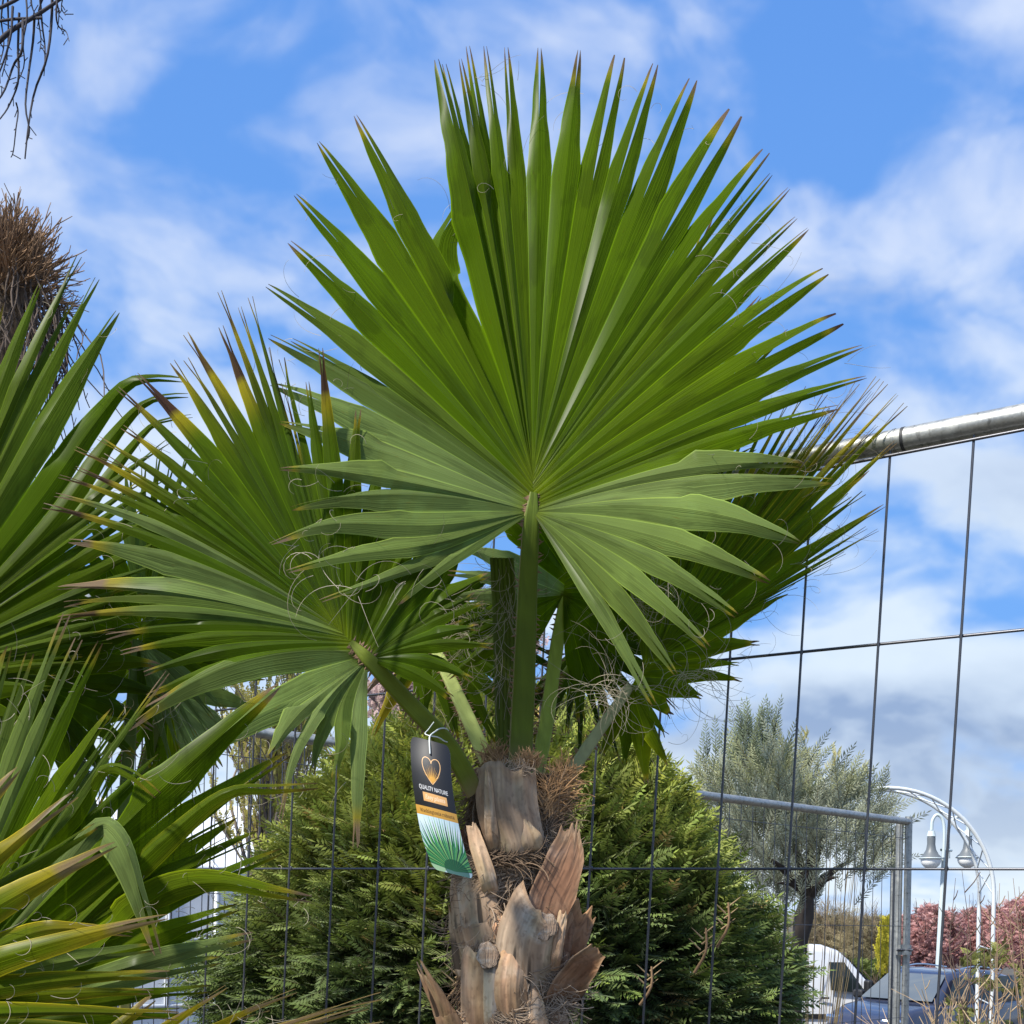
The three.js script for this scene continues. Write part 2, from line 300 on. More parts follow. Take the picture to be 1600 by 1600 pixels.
// ---------------------------------------------------------------- the palm in the middle
const palm = thing('fan_palm', 'central fan palm with a boot-covered brown trunk, a tag and one big upright fan', 'palm tree');
const b3 = { burn: .035 }, split = { bif: .66, sep: .0055, burn: .04 }, low = (dz, pale, bow) => ({ dz, pale, bow, cut: -.08, tw: .25, fold: .4 });
frond(palm, {
  hub: [832, 800, 1.57], face: [.04, .2, 1], axis: [838, 300], cut: .66, costa: .05, cone: -.04, lift: .02, fold: .24, freeFold: 1.5, bif: .8, sep: .0022, threads: 120, tangle: [[550, 925, 1.425, 7, .022], [480, 876, 1.43, 3, .015]], lime: .25, maxw: .03, outer: .012, label: 'big upright bright green fan in front',
  stalk: [[812, 1205, 1.635, .016], [818, 1080, 1.62, .0150], [824, 930, 1.595, .0128], [830, 815, 1.568, .0105], [834, 770, 1.572, .005]], stalkCol: [.095, .135, .010],
  tips: [
    [620, 945, low(-.05, .38, .06)], [501, 939, { via: [[700, 868, -.03], [600, 905, -.07]], dz: -.11, pale: .38, tw: .45, cut: -.1, burn: .05, dry: 1 }], [449, 893, { via: [[690, 848, -.04], [560, 868, -.08]], dz: -.12, pale: .38, tw: .45, cut: -.1, burn: .06, dry: 1 }],
    [422, 850, { via: [[690, 822, -.04], [520, 823, -.08]], dz: -.12, pale: .38, tw: .45, cut: -.1, burn: .06, dry: 1 }], [455, 795, low(-.06, .42, .05)], [437, 733, { dz: -.07, pale: .42, tw: .35, cut: -.06 }], [436, 660, { dz: -.03, pale: .45, tw: .3, cut: -.06 }],
    [423, 600, { pale: .42 }], [421, 526, { pale: .3 }], [456, 531, { pale: .2, dz: .02 }], [417, 446, { pale: .1 }], [452, 378, {}],
    [461, 304, {}], [497, 222, { pale: .0 }], [555, 180, {}], [742, 270, { via: [[765, 600, .02], [692, 462, .03], [686, 388, .04], [712, 335, .05]], kink: 1, cut: -.1 }],
    [682, 93, { dz: -.01 }], [694, 100, { dz: .03, burn: .03 }], [719, 92, { dz: -.01, burn: .05 }], [731, 72, { dz: .03, burn: .05 }],
    [758, 72, { burn: .06 }], [791, 74, b3], [843, 75, b3], [905, 78, { burn: .05, bif: .9 }], [968, 88, split], [1024, 100, split], [1083, 124, split],
    [1149, 176, { bif: .6, sep: .008, burn: .05 }], [1197, 236, { bif: .62, sep: .008, burn: .05 }], [1205, 272, { burn: .03 }], [1233, 294, { burn: .04 }], [1244, 340, b3], [1263, 357, b3],
    [1290, 424, { bif: .7, sep: .005 }], [1312, 498, { bif: .64, sep: .007, burn: .03 }], [1348, 541, b3], [1354, 589, b3], [1310, 636, { burn: .05, fold: .2 }],
    [1255, 727, { pale: .45, cut: -.06, dz: -.05, bow: .06, tw: .35 }], [1302, 752, { pale: .5, cut: -.05, dz: -.06, bow: .05, tw: .4 }], [1250, 848, low(-.09, .42, .06)], [1203, 910, low(-.10, .38, .05)],
    [1151, 962, low(-.10, .36, .05)], [1108, 1013, low(-.10, .34, .05)], [1057, 1055, low(-.09, .3, .05)], [1023, 1102, { ...low(-.08, .4, .05), tw: .5 }],
  ],
}, 11);
const bt = (burn, o) => ({ burn, ...o });
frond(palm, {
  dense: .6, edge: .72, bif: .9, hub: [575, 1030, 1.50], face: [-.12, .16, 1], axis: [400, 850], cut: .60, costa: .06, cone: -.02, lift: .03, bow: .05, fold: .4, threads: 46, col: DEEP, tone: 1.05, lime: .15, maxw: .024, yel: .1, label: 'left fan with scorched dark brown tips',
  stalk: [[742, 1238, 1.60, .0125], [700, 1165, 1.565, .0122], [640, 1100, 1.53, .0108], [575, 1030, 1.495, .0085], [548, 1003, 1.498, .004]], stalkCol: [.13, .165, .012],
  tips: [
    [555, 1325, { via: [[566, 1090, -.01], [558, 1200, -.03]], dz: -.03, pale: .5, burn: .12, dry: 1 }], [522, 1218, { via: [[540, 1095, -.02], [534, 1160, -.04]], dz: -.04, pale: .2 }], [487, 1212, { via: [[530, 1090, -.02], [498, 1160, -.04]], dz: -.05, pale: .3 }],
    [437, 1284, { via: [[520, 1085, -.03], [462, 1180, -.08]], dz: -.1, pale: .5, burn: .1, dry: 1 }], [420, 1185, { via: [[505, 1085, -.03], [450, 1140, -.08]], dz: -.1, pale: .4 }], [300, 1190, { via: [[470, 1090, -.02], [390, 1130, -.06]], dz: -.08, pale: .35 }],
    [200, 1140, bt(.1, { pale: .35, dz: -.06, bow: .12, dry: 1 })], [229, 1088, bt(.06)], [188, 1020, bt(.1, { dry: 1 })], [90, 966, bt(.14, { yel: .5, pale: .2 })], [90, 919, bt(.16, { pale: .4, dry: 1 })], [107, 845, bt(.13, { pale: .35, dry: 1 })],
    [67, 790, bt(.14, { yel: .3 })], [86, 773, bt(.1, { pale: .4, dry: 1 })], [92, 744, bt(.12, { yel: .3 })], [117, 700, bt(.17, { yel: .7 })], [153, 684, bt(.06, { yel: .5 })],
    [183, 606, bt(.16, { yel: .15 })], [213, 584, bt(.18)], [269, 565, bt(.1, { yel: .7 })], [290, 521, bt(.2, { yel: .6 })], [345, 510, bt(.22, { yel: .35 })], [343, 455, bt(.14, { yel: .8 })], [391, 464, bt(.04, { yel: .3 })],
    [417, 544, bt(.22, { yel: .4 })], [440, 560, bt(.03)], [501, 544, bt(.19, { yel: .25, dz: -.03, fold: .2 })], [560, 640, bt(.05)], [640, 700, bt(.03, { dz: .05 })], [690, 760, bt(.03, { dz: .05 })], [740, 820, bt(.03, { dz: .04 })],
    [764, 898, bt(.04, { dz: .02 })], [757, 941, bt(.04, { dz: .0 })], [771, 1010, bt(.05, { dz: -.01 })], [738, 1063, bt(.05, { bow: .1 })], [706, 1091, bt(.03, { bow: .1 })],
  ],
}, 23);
frond(palm, {
  dense: .5, bif: .92, ccw: 1, hub: [985, 1072, 1.70], face: [-.14, .12, 1], axis: [1180, 850], cut: .60, costa: .05, lift: -.02, bow: .01, fold: .4, threads: 110, tangle: [[1010, 930, 1.66, 60, .06], [1090, 1060, 1.66, 34, .035], [960, 1080, 1.63, 50, .04]], threadLength: .07, col: [.15, .25, .003], tone: 1.1, lime: .5, maxw: .024, burn: .04, yel: .15, label: 'right rear fan with yellow and torn tips',
  stalk: [[880, 1225, 1.69, .0085], [920, 1165, 1.695, .0085], [985, 1072, 1.70, .0065]], stalkCol: [.30, .32, .16], thorns: .2,
  tips: [
    [940, 1180, { dz: .05 }], [1010, 1225, { dz: .03 }], [1046, 1196, { dz: -.01 }], [1050, 1120, { burn: .1, dz: -.02 }], [1160, 1063, { bow: .05 }], [1187, 1005, { bow: .03 }], [1230, 925, { dz: .02 }], [1300, 880, { dz: .01 }],
    [1372, 828, { burn: .08 }], [1382, 790, { burn: .05 }], [1356, 733, { burn: .06 }], [1350, 770, { dz: .03 }], [1400, 690, { burn: .05 }], [1415, 632, bt(.1, { yel: .3 })], [1402, 616, bt(.12, { yel: .9, dry: 1 })], [1384, 598, bt(.16, { yel: .3, dry: 1 })],
    [1372, 590, bt(.16, { yel: .8, dry: 1 })], [1340, 598, bt(.14, { yel: .6, dry: 1 })], [1334, 610, bt(.14, { yel: .9, dry: 1 })], [1300, 640, bt(.1, { yel: .5 })], [1318, 625, bt(.1, { yel: .4 })], [1290, 615, bt(.1, { yel: .3 })], [1262, 605, bt(.08, { yel: .3 })], [1236, 620, bt(.1, { yel: .9 })], [1205, 640, {}], [1170, 660, {}], [1130, 700, {}], [1080, 730, {}], [1030, 760, {}], [985, 790, {}],
  ],
}, 37);
frond(palm, {
  hub: [880, 930, 1.78], face: [.02, .12, 1], axis: [930, 500], cut: .56, costa: .05, fold: .4, threads: 90, threadLength: .08, col: GREEN, tone: .95, maxw: .02, burn: .04, label: 'rear fan mostly hidden behind the big fan',
  stalk: [[838, 1215, 1.70, .0105], [855, 1120, 1.735, .0105], [870, 1010, 1.77, .0098], [885, 925, 1.785, .008]], stalkCol: [.27, .33, .05],
  tips: [
    [770, 1085, { col: 1 }], [700, 1060, {}], [690, 1020, {}], [705, 980, {}], [690, 935, { pale: .6 }], [700, 895, { pale: .6 }], [720, 855, { pale: .6 }], [760, 780, {}], [800, 700, {}], [870, 640, {}], [960, 560, {}], [1020, 470, {}], [1076, 352, { burn: .06, yel: .5 }], [1112, 336, { burn: .08 }],
    [1188, 463, { burn: .08 }], [1232, 516, { burn: .08 }], [1210, 600, {}], [1180, 700, {}], [1130, 800, {}], [1100, 880, {}], [1060, 960, {}], [1045, 1020, {}], [1020, 1070, {}], [990, 1100, {}], [950, 1120, {}], [910, 1130, {}],
  ],
}, 41);
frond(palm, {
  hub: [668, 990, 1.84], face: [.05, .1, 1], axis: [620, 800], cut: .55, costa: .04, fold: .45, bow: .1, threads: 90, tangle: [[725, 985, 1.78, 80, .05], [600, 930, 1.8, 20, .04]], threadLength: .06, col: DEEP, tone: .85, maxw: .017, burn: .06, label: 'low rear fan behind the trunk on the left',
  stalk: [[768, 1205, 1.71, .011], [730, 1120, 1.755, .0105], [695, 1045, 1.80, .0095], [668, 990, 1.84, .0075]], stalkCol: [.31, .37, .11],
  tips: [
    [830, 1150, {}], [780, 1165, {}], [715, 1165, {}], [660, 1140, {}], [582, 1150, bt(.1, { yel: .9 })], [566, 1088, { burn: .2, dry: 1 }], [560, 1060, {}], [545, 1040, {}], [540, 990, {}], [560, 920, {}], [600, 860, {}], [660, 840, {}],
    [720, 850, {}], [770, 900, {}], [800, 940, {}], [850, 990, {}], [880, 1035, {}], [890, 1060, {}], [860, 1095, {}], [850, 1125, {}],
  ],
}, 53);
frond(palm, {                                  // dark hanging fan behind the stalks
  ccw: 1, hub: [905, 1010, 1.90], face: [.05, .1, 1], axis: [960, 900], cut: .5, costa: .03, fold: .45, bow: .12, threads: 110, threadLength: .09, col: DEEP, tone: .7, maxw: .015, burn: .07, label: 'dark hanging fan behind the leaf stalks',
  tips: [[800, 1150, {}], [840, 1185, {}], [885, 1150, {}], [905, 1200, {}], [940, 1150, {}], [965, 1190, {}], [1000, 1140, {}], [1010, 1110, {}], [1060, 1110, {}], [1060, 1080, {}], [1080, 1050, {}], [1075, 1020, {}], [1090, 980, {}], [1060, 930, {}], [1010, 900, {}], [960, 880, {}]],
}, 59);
// folded young spear beside the front stalk
{
  const g = new THREE.Group(); g.name = 'spear_leaf'; palm.add(g); g.userData.label = 'folded young leaf wrapped in threads';
  for (let k = 0; k < 6; k++) { const o = (k - 2.5) * .0052, m = new MB(true), pts = smooth([P(796, 1215, 1.66 + Math.abs(k - 2.5) * .003), P(792, 1060, 1.66), P(788, 940, 1.655), P(784, 872, 1.65)], 14); pts.forEach((p) => p.x += o); m.tube(pts, (t) => .0042 * (1 - .35 * t), 6, (t) => sc([.11, .15, .015], .75 + .35 * noise2(t * 9, k * 3.3))); m.mesh('leaf_fold', M.petiole, g); }
  const R = rng(5), th = new MB(false);
  for (let i = 0; i < 90; i++) { const p = P(792 + (R() - .5) * 34, 870 + R() * 200, 1.642 + R() * .02), pts = [p], d = V(R() - .5, -.4 - R() * .5, (R() - .5) * .4).normalize(), c = (R() - .5) * 1.3; for (let k = 0; k < 8; k++) { d.applyAxisAngle(V(.2, .3, 1).normalize(), c * .6); pts.push(pts[k].clone().addScaledVector(d, .007)); } th.tube(pts, .0004, 3); }
  th.mesh('leaf_thread', M.thread, g, 'stuff');
}
// trunk: fibrous core, old leaf bases, matted fibre
const axisAt = (y) => P(802 + (1400 - y) * .03, y, 1.675);
{
  const m = new MB(false), rows = [];
  for (let y = 1215; y <= 1640; y += 20) rows.push([axisAt(y), .060 + .012 * sstep(1230, 1480, y)]);
  const foot = axisAt(1640); for (let k = 1; k <= 14; k++) rows.push([V(foot.x - .01 * k, lerp(foot.y, 0, k / 14), foot.z), .072 + .018 * sstep(6, 14, k)]);
  m.grid(rows.length, 41, (i, j) => { const [c, r] = rows[i], a = j / 40 * 2 * Math.PI, rr = r * (1 + .16 * (noise2(Math.cos(a) * 3 + 9, c.y * 22 + Math.sin(a) * 3) - .5)); return [V(c.x + Math.cos(a) * rr, c.y, c.z + Math.sin(a) * rr), null, j / 40 * 2, c.y * 3]; });
  m.mesh('trunk', M.core, palm);
}
// one old leaf base: stations up its middle [x, y, distance, half width m], how rounded it is, how ragged the end is
function boot(st, o, seed) {
  const R = rng(seed), n = 16, K = 12, pc = new THREE.CatmullRomCurve3(st.map((s) => P(s[0], s[1], s[2])), false, 'centripetal'), m = new MB(true), th = (o.th ?? .006) * .75;
  const wAt = (t) => { const k = t * (st.length - 1), i = Math.min(st.length - 2, Math.floor(k)), f = k - i; return lerp(st[i][3], st[i + 1][3], f * f * (3 - 2 * f)); };
  const jag = []; for (let j = 0; j <= K; j++) jag.push((o.jag ?? .01) * (noise2(j * .8, seed) - .5) * 2 + (o.slant ?? 0) * (j / K - .5) + (o.notch ?? 0) * -(1 - (j / K * 2 - 1) ** 2) + (o.point ?? 0) * (1 - Math.abs(j / K * 2 - 1 - (o.peak ?? 0))));
  const side = (s) => (i, j) => {
    const t = i / n, p = pc.getPoint(t), T = pc.getTangent(t), out = eye.clone().sub(p).setY(0).normalize().applyAxisAngle(UP, o.turn ?? 0), S = V(0, 0, 0).crossVectors(T, out).normalize(), D = V(0, 0, 0).crossVectors(S, T), x = j / K * 2 - 1, w = wAt(t);
    const q = p.addScaledVector(S, x * w).addScaledVector(D, (o.bulge ?? .4) * w * (1 - x * x) - (s ? th * (1 - .6 * Math.abs(x)) : 0) - .012 * sstep(.25, 0, t) + .0035 * (fbm(x * 3 + seed, t * 6, 3) - .5)).addScaledVector(T, jag[j] * sstep(.35, 1, t));
    let c = sc(o.col ?? [1, 1, 1], .9 + .25 * fbm(x * 2 + seed * 3, t * 3, 3)); c = mixc(c, [c[0] * .86, c[1] * .92, c[2] * .86], sstep(.5, .8, noise2(x * 2.4 + seed * 7, t * .8))); c = mixc(c, [c[0] * .92, c[1] * .74, c[2] * .58], .45 * sstep(.55, .8, noise2(x * 3 + seed * 5 + 40, t * 1.3))); if (o.inner && s === (o.innerSide ?? 1)) c = mixc(c, o.inner, .85);
    c = mixc(c, [.80, .74, .66], sstep(.82, 1, Math.abs(x)) * .5); if (t > .93) c = mixc(c, [.9, .72, .5], .5); if (o.foot) c = mixc(c, o.foot, sstep(.3, 0, t));
    return [q, c, (j / K) * w * 9 + seed * .31, t * pc.getLength() * 5 + seed * .17];
  };
  m.grid(n + 1, K + 1, side(0)); m.grid(n + 1, K + 1, side(1));
  const N = (n + 1) * (K + 1); for (let j = 0; j < K; j++) m.quad(n * (K + 1) + j, n * (K + 1) + j + 1, N + n * (K + 1) + j + 1, N + n * (K + 1) + j);
  for (let i = 0; i < n; i++) for (const j of [0, K]) m.quad(i * (K + 1) + j, (i + 1) * (K + 1) + j, N + (i + 1) * (K + 1) + j, N + i * (K + 1) + j);
  const b = m.mesh('leaf_base', M.boot, palm); if (o.label) b.userData.label = o.label; return b;
}
const TAN = [1.05, 1.0, .93], GREY = [.98, 1.0, 1.0], RUST = [.95, .62, .42], RED = [.74, .55, .45], OAT = [1.2, 1.14, 1.05];
boot([[812, 1345, 1.608, .022], [806, 1318, 1.596, .036], [793, 1262, 1.596, .0385], [790, 1203, 1.60, .0378]], { bulge: .62, jag: .010, col: [.95, .94, .90], foot: [.95, .7, .5], label: 'large cut leaf base at the top of the trunk', th: .012 }, 1);
boot([[770, 1408, 1.588, .010], [760, 1365, 1.578, .011], [747, 1325, 1.578, .010], [739, 1296, 1.585, .008]], { bulge: .25, jag: .008, point: .01, col: OAT, th: .005 }, 2);
boot([[768, 1560, 1.625, .028], [760, 1500, 1.612, .032], [748, 1450, 1.602, .034], [738, 1400, 1.606, .031], [728, 1345, 1.622, .022]], { bulge: .5, jag: .012, turn: -.35, col: [1.0, .94, .86], th: .008 }, 3);
boot([[842, 1570, 1.61, .026], [850, 1505, 1.595, .032], [856, 1455, 1.585, .034], [862, 1410, 1.582, .030], [884, 1340, 1.585, .024], [892, 1288, 1.592, .012]], { bulge: -.15, jag: .012, turn: .25, col: RED, inner: RED, innerSide: 0, th: .008, label: 'split leaf base showing its red-brown inside' }, 4);
boot([[806, 1600, 1.615, .028], [812, 1540, 1.596, .034], [828, 1465, 1.580, .041], [842, 1428, 1.574, .040], [850, 1412, 1.574, .036]], { bulge: .45, jag: .004, notch: .012, slant: -.024, peak: -1, point: .006, col: GREY, th: .007, label: 'grey leaf base with a pointed left edge' }, 5);
boot([[752, 1660, 1.61, .022], [752, 1590, 1.594, .026], [752, 1550, 1.588, .0265], [753, 1500, 1.588, .0265], [754, 1478, 1.592, .025]], { bulge: .4, jag: .006, notch: .006, turn: -.2, col: [.98, .93, .86], foot: RUST, th: .006 }, 6);
boot([[802, 1660, 1.60, .018], [800, 1592, 1.588, .020], [798, 1550, 1.578, .0205], [798, 1510, 1.576, .018], [800, 1485, 1.58, .013]], { bulge: .35, jag: .004, point: .012, col: [1.08, .92, .78], foot: RUST, th: .006 }, 7);
boot([[868, 1600, 1.63, .018], [878, 1530, 1.618, .018], [890, 1490, 1.60, .020], [903, 1450, 1.59, .020], [914, 1424, 1.585, .018]], { bulge: -.3, jag: .012, slant: -.01, turn: .5, col: [.66, .47, .34], inner: [.55, .38, .27], th: .005 }, 8);
boot([[872, 1590, 1.61, .026], [885, 1550, 1.585, .024], [908, 1515, 1.57, .020], [935, 1485, 1.56, .013]], { bulge: -.2, jag: .004, turn: .4, col: [.55, .40, .30], th: .005 }, 9);
boot([[716, 1650, 1.60, .022], [704, 1605, 1.575, .018], [683, 1560, 1.56, .012], [662, 1520, 1.55, .006]], { bulge: .2, jag: .02, turn: -.5, col: [.95, .78, .60], th: .004, label: 'dry leaf base curling away on the left' }, 10);
boot([[726, 1550, 1.63, .012], [718, 1500, 1.622, .010], [709, 1450, 1.62, .007], [704, 1418, 1.622, .003]], { bulge: .3, jag: .004, turn: -.6, col: OAT, th: .004 }, 11);
boot([[836, 1660, 1.59, .018], [838, 1610, 1.582, .0165], [836, 1575, 1.58, .012], [832, 1545, 1.585, .007]], { bulge: .35, jag: .006, point: .008, col: [1.1, 1.0, .88], th: .006 }, 12);
boot([[770, 1480, 1.595, .020], [784, 1455, 1.588, .020], [796, 1430, 1.588, .012]], { bulge: .2, jag: .006, slant: .01, col: [1.15, .78, .56], th: .005 }, 13);
boot([[866, 1520, 1.575, .006], [873, 1470, 1.568, .007], [880, 1425, 1.568, .006]], { bulge: .3, jag: .004, col: OAT, th: .004 }, 14);
boot([[862, 1650, 1.60, .022], [862, 1600, 1.596, .021], [864, 1570, 1.60, .016]], { bulge: .4, jag: .012, col: [.95, .82, .7], th: .006 }, 15);
boot([[720, 1690, 1.62, .03], [735, 1640, 1.60, .03], [745, 1605, 1.6, .024]], { bulge: .4, jag: .01, col: TAN, th: .006 }, 16);
boot([[790, 1700, 1.585, .032], [790, 1650, 1.58, .030], [788, 1612, 1.585, .022]], { bulge: .4, jag: .01, col: TAN, th: .006 }, 17);
boot([[832, 1342, 1.588, .012], [826, 1312, 1.578, .017], [816, 1286, 1.579, .010]], { bulge: .35, jag: .006, point: .006, col: OAT, th: .003 }, 21);
boot([[776, 1345, 1.585, .008], [768, 1300, 1.574, .008], [764, 1240, 1.574, .006], [762, 1205, 1.58, .004]], { bulge: .3, jag: .005, col: [.88, .86, .78], th: .003 }, 22);
{ // knobbly scars on two of the old bases
  const scar = (x, y, Z, r, seed) => { const g = new THREE.SphereGeometry(1, 22, 16), p = g.attributes.position; for (let i = 0; i < p.count; i++) { const q = V(p.getX(i), p.getY(i), p.getZ(i)), k = 1 + .5 * (fbm(q.x * 3 + seed, q.y * 3 + q.z * 2, 4) - .5); p.setXYZ(i, q.x * r * k, q.y * r * 1.15 * k, q.z * r * .13 * k); } g.setAttribute('color', new THREE.Float32BufferAttribute(new Float32Array(p.count * 3).fill(.92), 3)); g.computeVertexNormals(); const m = put('leaf_scar', g, M.boot, palm); m.position.copy(P(x, y, Z)); };
  scar(853, 1447, 1.561, .0145, 3); scar(762, 1492, 1.574, .014, 8);;
}
{ // matted brown fibre between the bases: region centre, half size, run of the strands
  const R = rng(77), m = new MB(true);
  const mat = (x, y, hx, hy, count, dx, dy, Z, len, col) => {
    for (let i = 0; i < count; i++) {
      const px = x + (R() + R() - 1) * hx, py = y + (R() + R() - 1) * hy, z = Z - R() * .010 + Math.abs(px - 800) / 90 * .02, p = P(px, py, z), a = (R() - .5) * 1.6, d = V(dx, -dy, 0).normalize().applyAxisAngle(V(0, 0, 1), a), c = (R() - .5) * .5, ax = V((R() - .5) * .8, (R() - .5) * .8, 1).normalize(), L = len * (.5 + R()), pts = [p];
      for (let k = 0; k < 7; k++) { d.applyAxisAngle(ax, c); pts.push(pts[k].clone().addScaledVector(d, L / 7)); }
      m.tube(pts, (t) => (.0006 + .0005 * (i % 3 === 0)) * (1 - .5 * t), 3, sc(col, .6 + R() * .9));
    }
  };
  const BR = [.20, .135, .085], LT = [.34, .255, .18], OR = [.42, .24, .11];
  mat(800, 1375, 62, 60, 620, -.8, .35, 1.603, .045, BR); mat(812, 1360, 52, 34, 220, -.9, .1, 1.598, .05, LT); mat(790, 1420, 40, 40, 240, .5, .9, 1.60, .04, BR);
  mat(845, 1535, 34, 30, 230, .8, .5, 1.588, .04, LT); mat(858, 1570, 26, 40, 150, .3, .9, 1.60, .032, BR); mat(770, 1592, 70, 22, 420, .9, .15, 1.585, .05, LT); mat(726, 1540, 18, 60, 140, .1, 1, 1.62, .04, BR);
  mat(858, 1290, 20, 55, 420, .1, -1, 1.612, .036, BR); mat(864, 1258, 20, 30, 420, .25, -1, 1.61, .030, OR); mat(878, 1228, 14, 24, 180, .35, -1, 1.63, .026, OR); mat(850, 1330, 22, 40, 260, .4, 1, 1.60, .035, LT);
  mat(745, 1265, 16, 55, 200, -.2, 1, 1.635, .035, BR); mat(728, 1318, 12, 30, 120, -.2, 1, 1.625, .03, [.20, .09, .05]); mat(772, 1192, 22, 14, 160, .1, -1, 1.635, .022, OR); mat(822, 1196, 22, 8, 160, .2, -1, 1.61, .016, OR); mat(790, 1206, 42, 5, 150, .8, -.3, 1.592, .015, LT);
  mat(760, 1440, 40, 50, 160, .4, 1, 1.586, .035, LT); mat(824, 1515, 34, 20, 70, .7, .6, 1.582, .04, LT); mat(800, 1580, 60, 40, 90, .6, .7, 1.584, .035, BR); mat(716, 1440, 10, 80, 120, -.1, 1, 1.625, .03, LT); mat(790, 1340, 50, 14, 160, .9, -.2, 1.582, .03, BR);
  mat(896, 1510, 10, 36, 60, .3, .9, 1.595, .028, LT); mat(800, 1640, 80, 40, 350, .8, .4, 1.59, .05, BR);
  m.mesh('trunk_fibre', M.fibre, palm, 'stuff');
}
settle(palm, V(axisAt(1640).x - .14, 0, axisAt(1640).z));

// ---------------------------------------------------------------- hang tag
{
  const W = 512, H = 1600, c = document.createElement('canvas'); c.width = W; c.height = H; const x = c.getContext('2d');
  x.fillStyle = '#0b0a0c'; x.fillRect(0, 0, W, H);
  x.fillStyle = '#c3dde8'; x.fillRect(0, 880, W, H - 880);
  const R = rng(4);
  for (let k = 0; k < 60; k++) { x.fillStyle = 'rgba(238,246,250,' + (.05 + R() * .12) + ')'; x.beginPath(); x.ellipse(R() * W, 900 + R() * 450, 60 + R() * 90, 30 + R() * 40, 0, 0, 7); x.fill(); }
  x.fillStyle = 'rgba(150,205,110,.5)'; x.beginPath(); x.ellipse(40, 1480, 170, 150, 0, 0, 7); x.fill();
  for (let k = 0; k < 44; k++) {                // the printed fan leaf
    const a = -2.95 + k / 43 * 2.75, L = 520 + 90 * Math.sin(k * .08) + 40 * (k % 2), bx = 290, by = 1560, ex = bx + Math.cos(a) * L * .82, ey = by + Math.sin(a) * L * 1.12, w = .030;
    x.fillStyle = ['#1e6b45', '#2c8a55', '#57a85c', '#174f3c', '#7fbf6a'][k % 5];
    x.beginPath(); x.moveTo(bx, by); x.lineTo(bx + Math.cos(a - w) * L * .6, by + Math.sin(a - w) * L * .6); x.lineTo(ex, ey); x.lineTo(bx + Math.cos(a + w) * L * .6, by + Math.sin(a + w) * L * .6); x.fill();
  }
  x.fillStyle = 'rgba(16,74,58,.6)'; x.beginPath(); x.ellipse(320, 1540, 150, 150, 0, 0, 7); x.fill();
  x.fillStyle = '#c8963e'; x.fillRect(0, 772, W, 110);
  x.fillStyle = '#33230c'; x.font = 'bold 62px serif'; x.textAlign = 'center'; x.fillText('Washingtonia robusta', 262, 848, 430);
  x.strokeStyle = '#e2b277'; x.lineWidth = 9; x.beginPath(); x.moveTo(262, 500); x.bezierCurveTo(110, 340, 130, 200, 205, 205); x.bezierCurveTo(245, 210, 262, 245, 262, 268); x.bezierCurveTo(262, 245, 279, 210, 319, 205); x.bezierCurveTo(394, 200, 414, 340, 262, 500); x.stroke();
  for (let k = 0; k < 15; k++) { const a = -Math.PI / 2 + (k - 7) * .125, L = 215 - Math.abs(k - 7) * 9; x.fillStyle = k % 2 ? '#d9a63a' : '#b97f1f'; x.beginPath(); x.moveTo(256, 486); x.lineTo(262 + Math.cos(a) * L, 470 + Math.sin(a) * L); x.lineTo(268, 486); x.fill(); }
  x.fillStyle = '#f2f2f2'; x.font = '66px sans-serif'; x.fillText('QUALITY NATURE', 262, 580, 365);
  x.fillStyle = '#d9a566'; x.fillRect(118, 610, 300, 100); x.fillStyle = '#f7e3c8'; x.font = 'italic 62px serif'; x.fillText('Easy plants', 266, 680, 250);
  const tex = new THREE.CanvasTexture(c); tex.colorSpace = THREE.SRGBColorSpace;
  const tag = thing('hang_tag', 'black, gold and pale blue plant tag hanging from the central palm', 'tag');
  // left and right edge from top to bottom
  const Lc = new THREE.CatmullRomCurve3([P(641, 1150, 1.475), P(643, 1203, 1.462), P(650, 1260, 1.458), P(660, 1310, 1.462), P(677, 1358, 1.47)]), Rc = new THREE.CatmullRomCurve3([P(703, 1166, 1.462), P(706, 1222, 1.453), P(714, 1276, 1.452), P(726, 1327, 1.458), P(741, 1374, 1.468)]);
  const edge = (v) => { const r = .12, a = v < r * .55 ? 1 - Math.sqrt(Math.max(0, 1 - (1 - v / (r * .55)) ** 2)) : v > 1 - r * .55 ? 1 - Math.sqrt(Math.max(0, 1 - ((v - 1 + r * .55) / (r * .55)) ** 2)) : 0; return a * r; };
  const n = 48, k = 16, face = (th) => { const m = new MB(false); m.grid(n + 1, k + 1, (i, j) => { const v = (1 - Math.cos(i / n * Math.PI)) / 2, e = edge(v), u = lerp(e, 1 - e, j / k), a = Lc.getPoint(v), b = Rc.getPoint(v), p = a.lerp(b, u); p.z += .006 * (1 - (2 * u - 1) ** 2) - th; return [p, null, u, 1 - v]; }); return m; };
  face(0).mesh('tag_face', phys({ map: tex, roughness: .5, clearcoat: .3, clearcoatRoughness: .25 }), tag);
  face(.0008).mesh('tag_back', phys({ color: lin(.55, .62, .6), roughness: .4 }), tag);
  const s = new MB(false); s.tube(smooth([P(672, 1178, 1.456), P(671, 1158, 1.462), P(672, 1150, 1.475), P(680, 1143, 1.50), P(689, 1138, 1.535), P(699, 1140, 1.56), P(703, 1150, 1.575)], 24), .0009, 6); s.tube(smooth([P(672, 1150, 1.475), P(664, 1146, 1.49), P(669, 1140, 1.50), P(678, 1128, 1.5)], 12), .0006, 5); s.tube(smooth([P(672, 1150, 1.475), P(684, 1152, 1.50), P(694, 1158, 1.54), P(701, 1160, 1.57)], 12), .0008, 5);
  s.mesh('string', std({ color: lin(.62, .66, .62), roughness: .8 }), tag);
  settle(tag, P(672, 1155, 1.47));
}

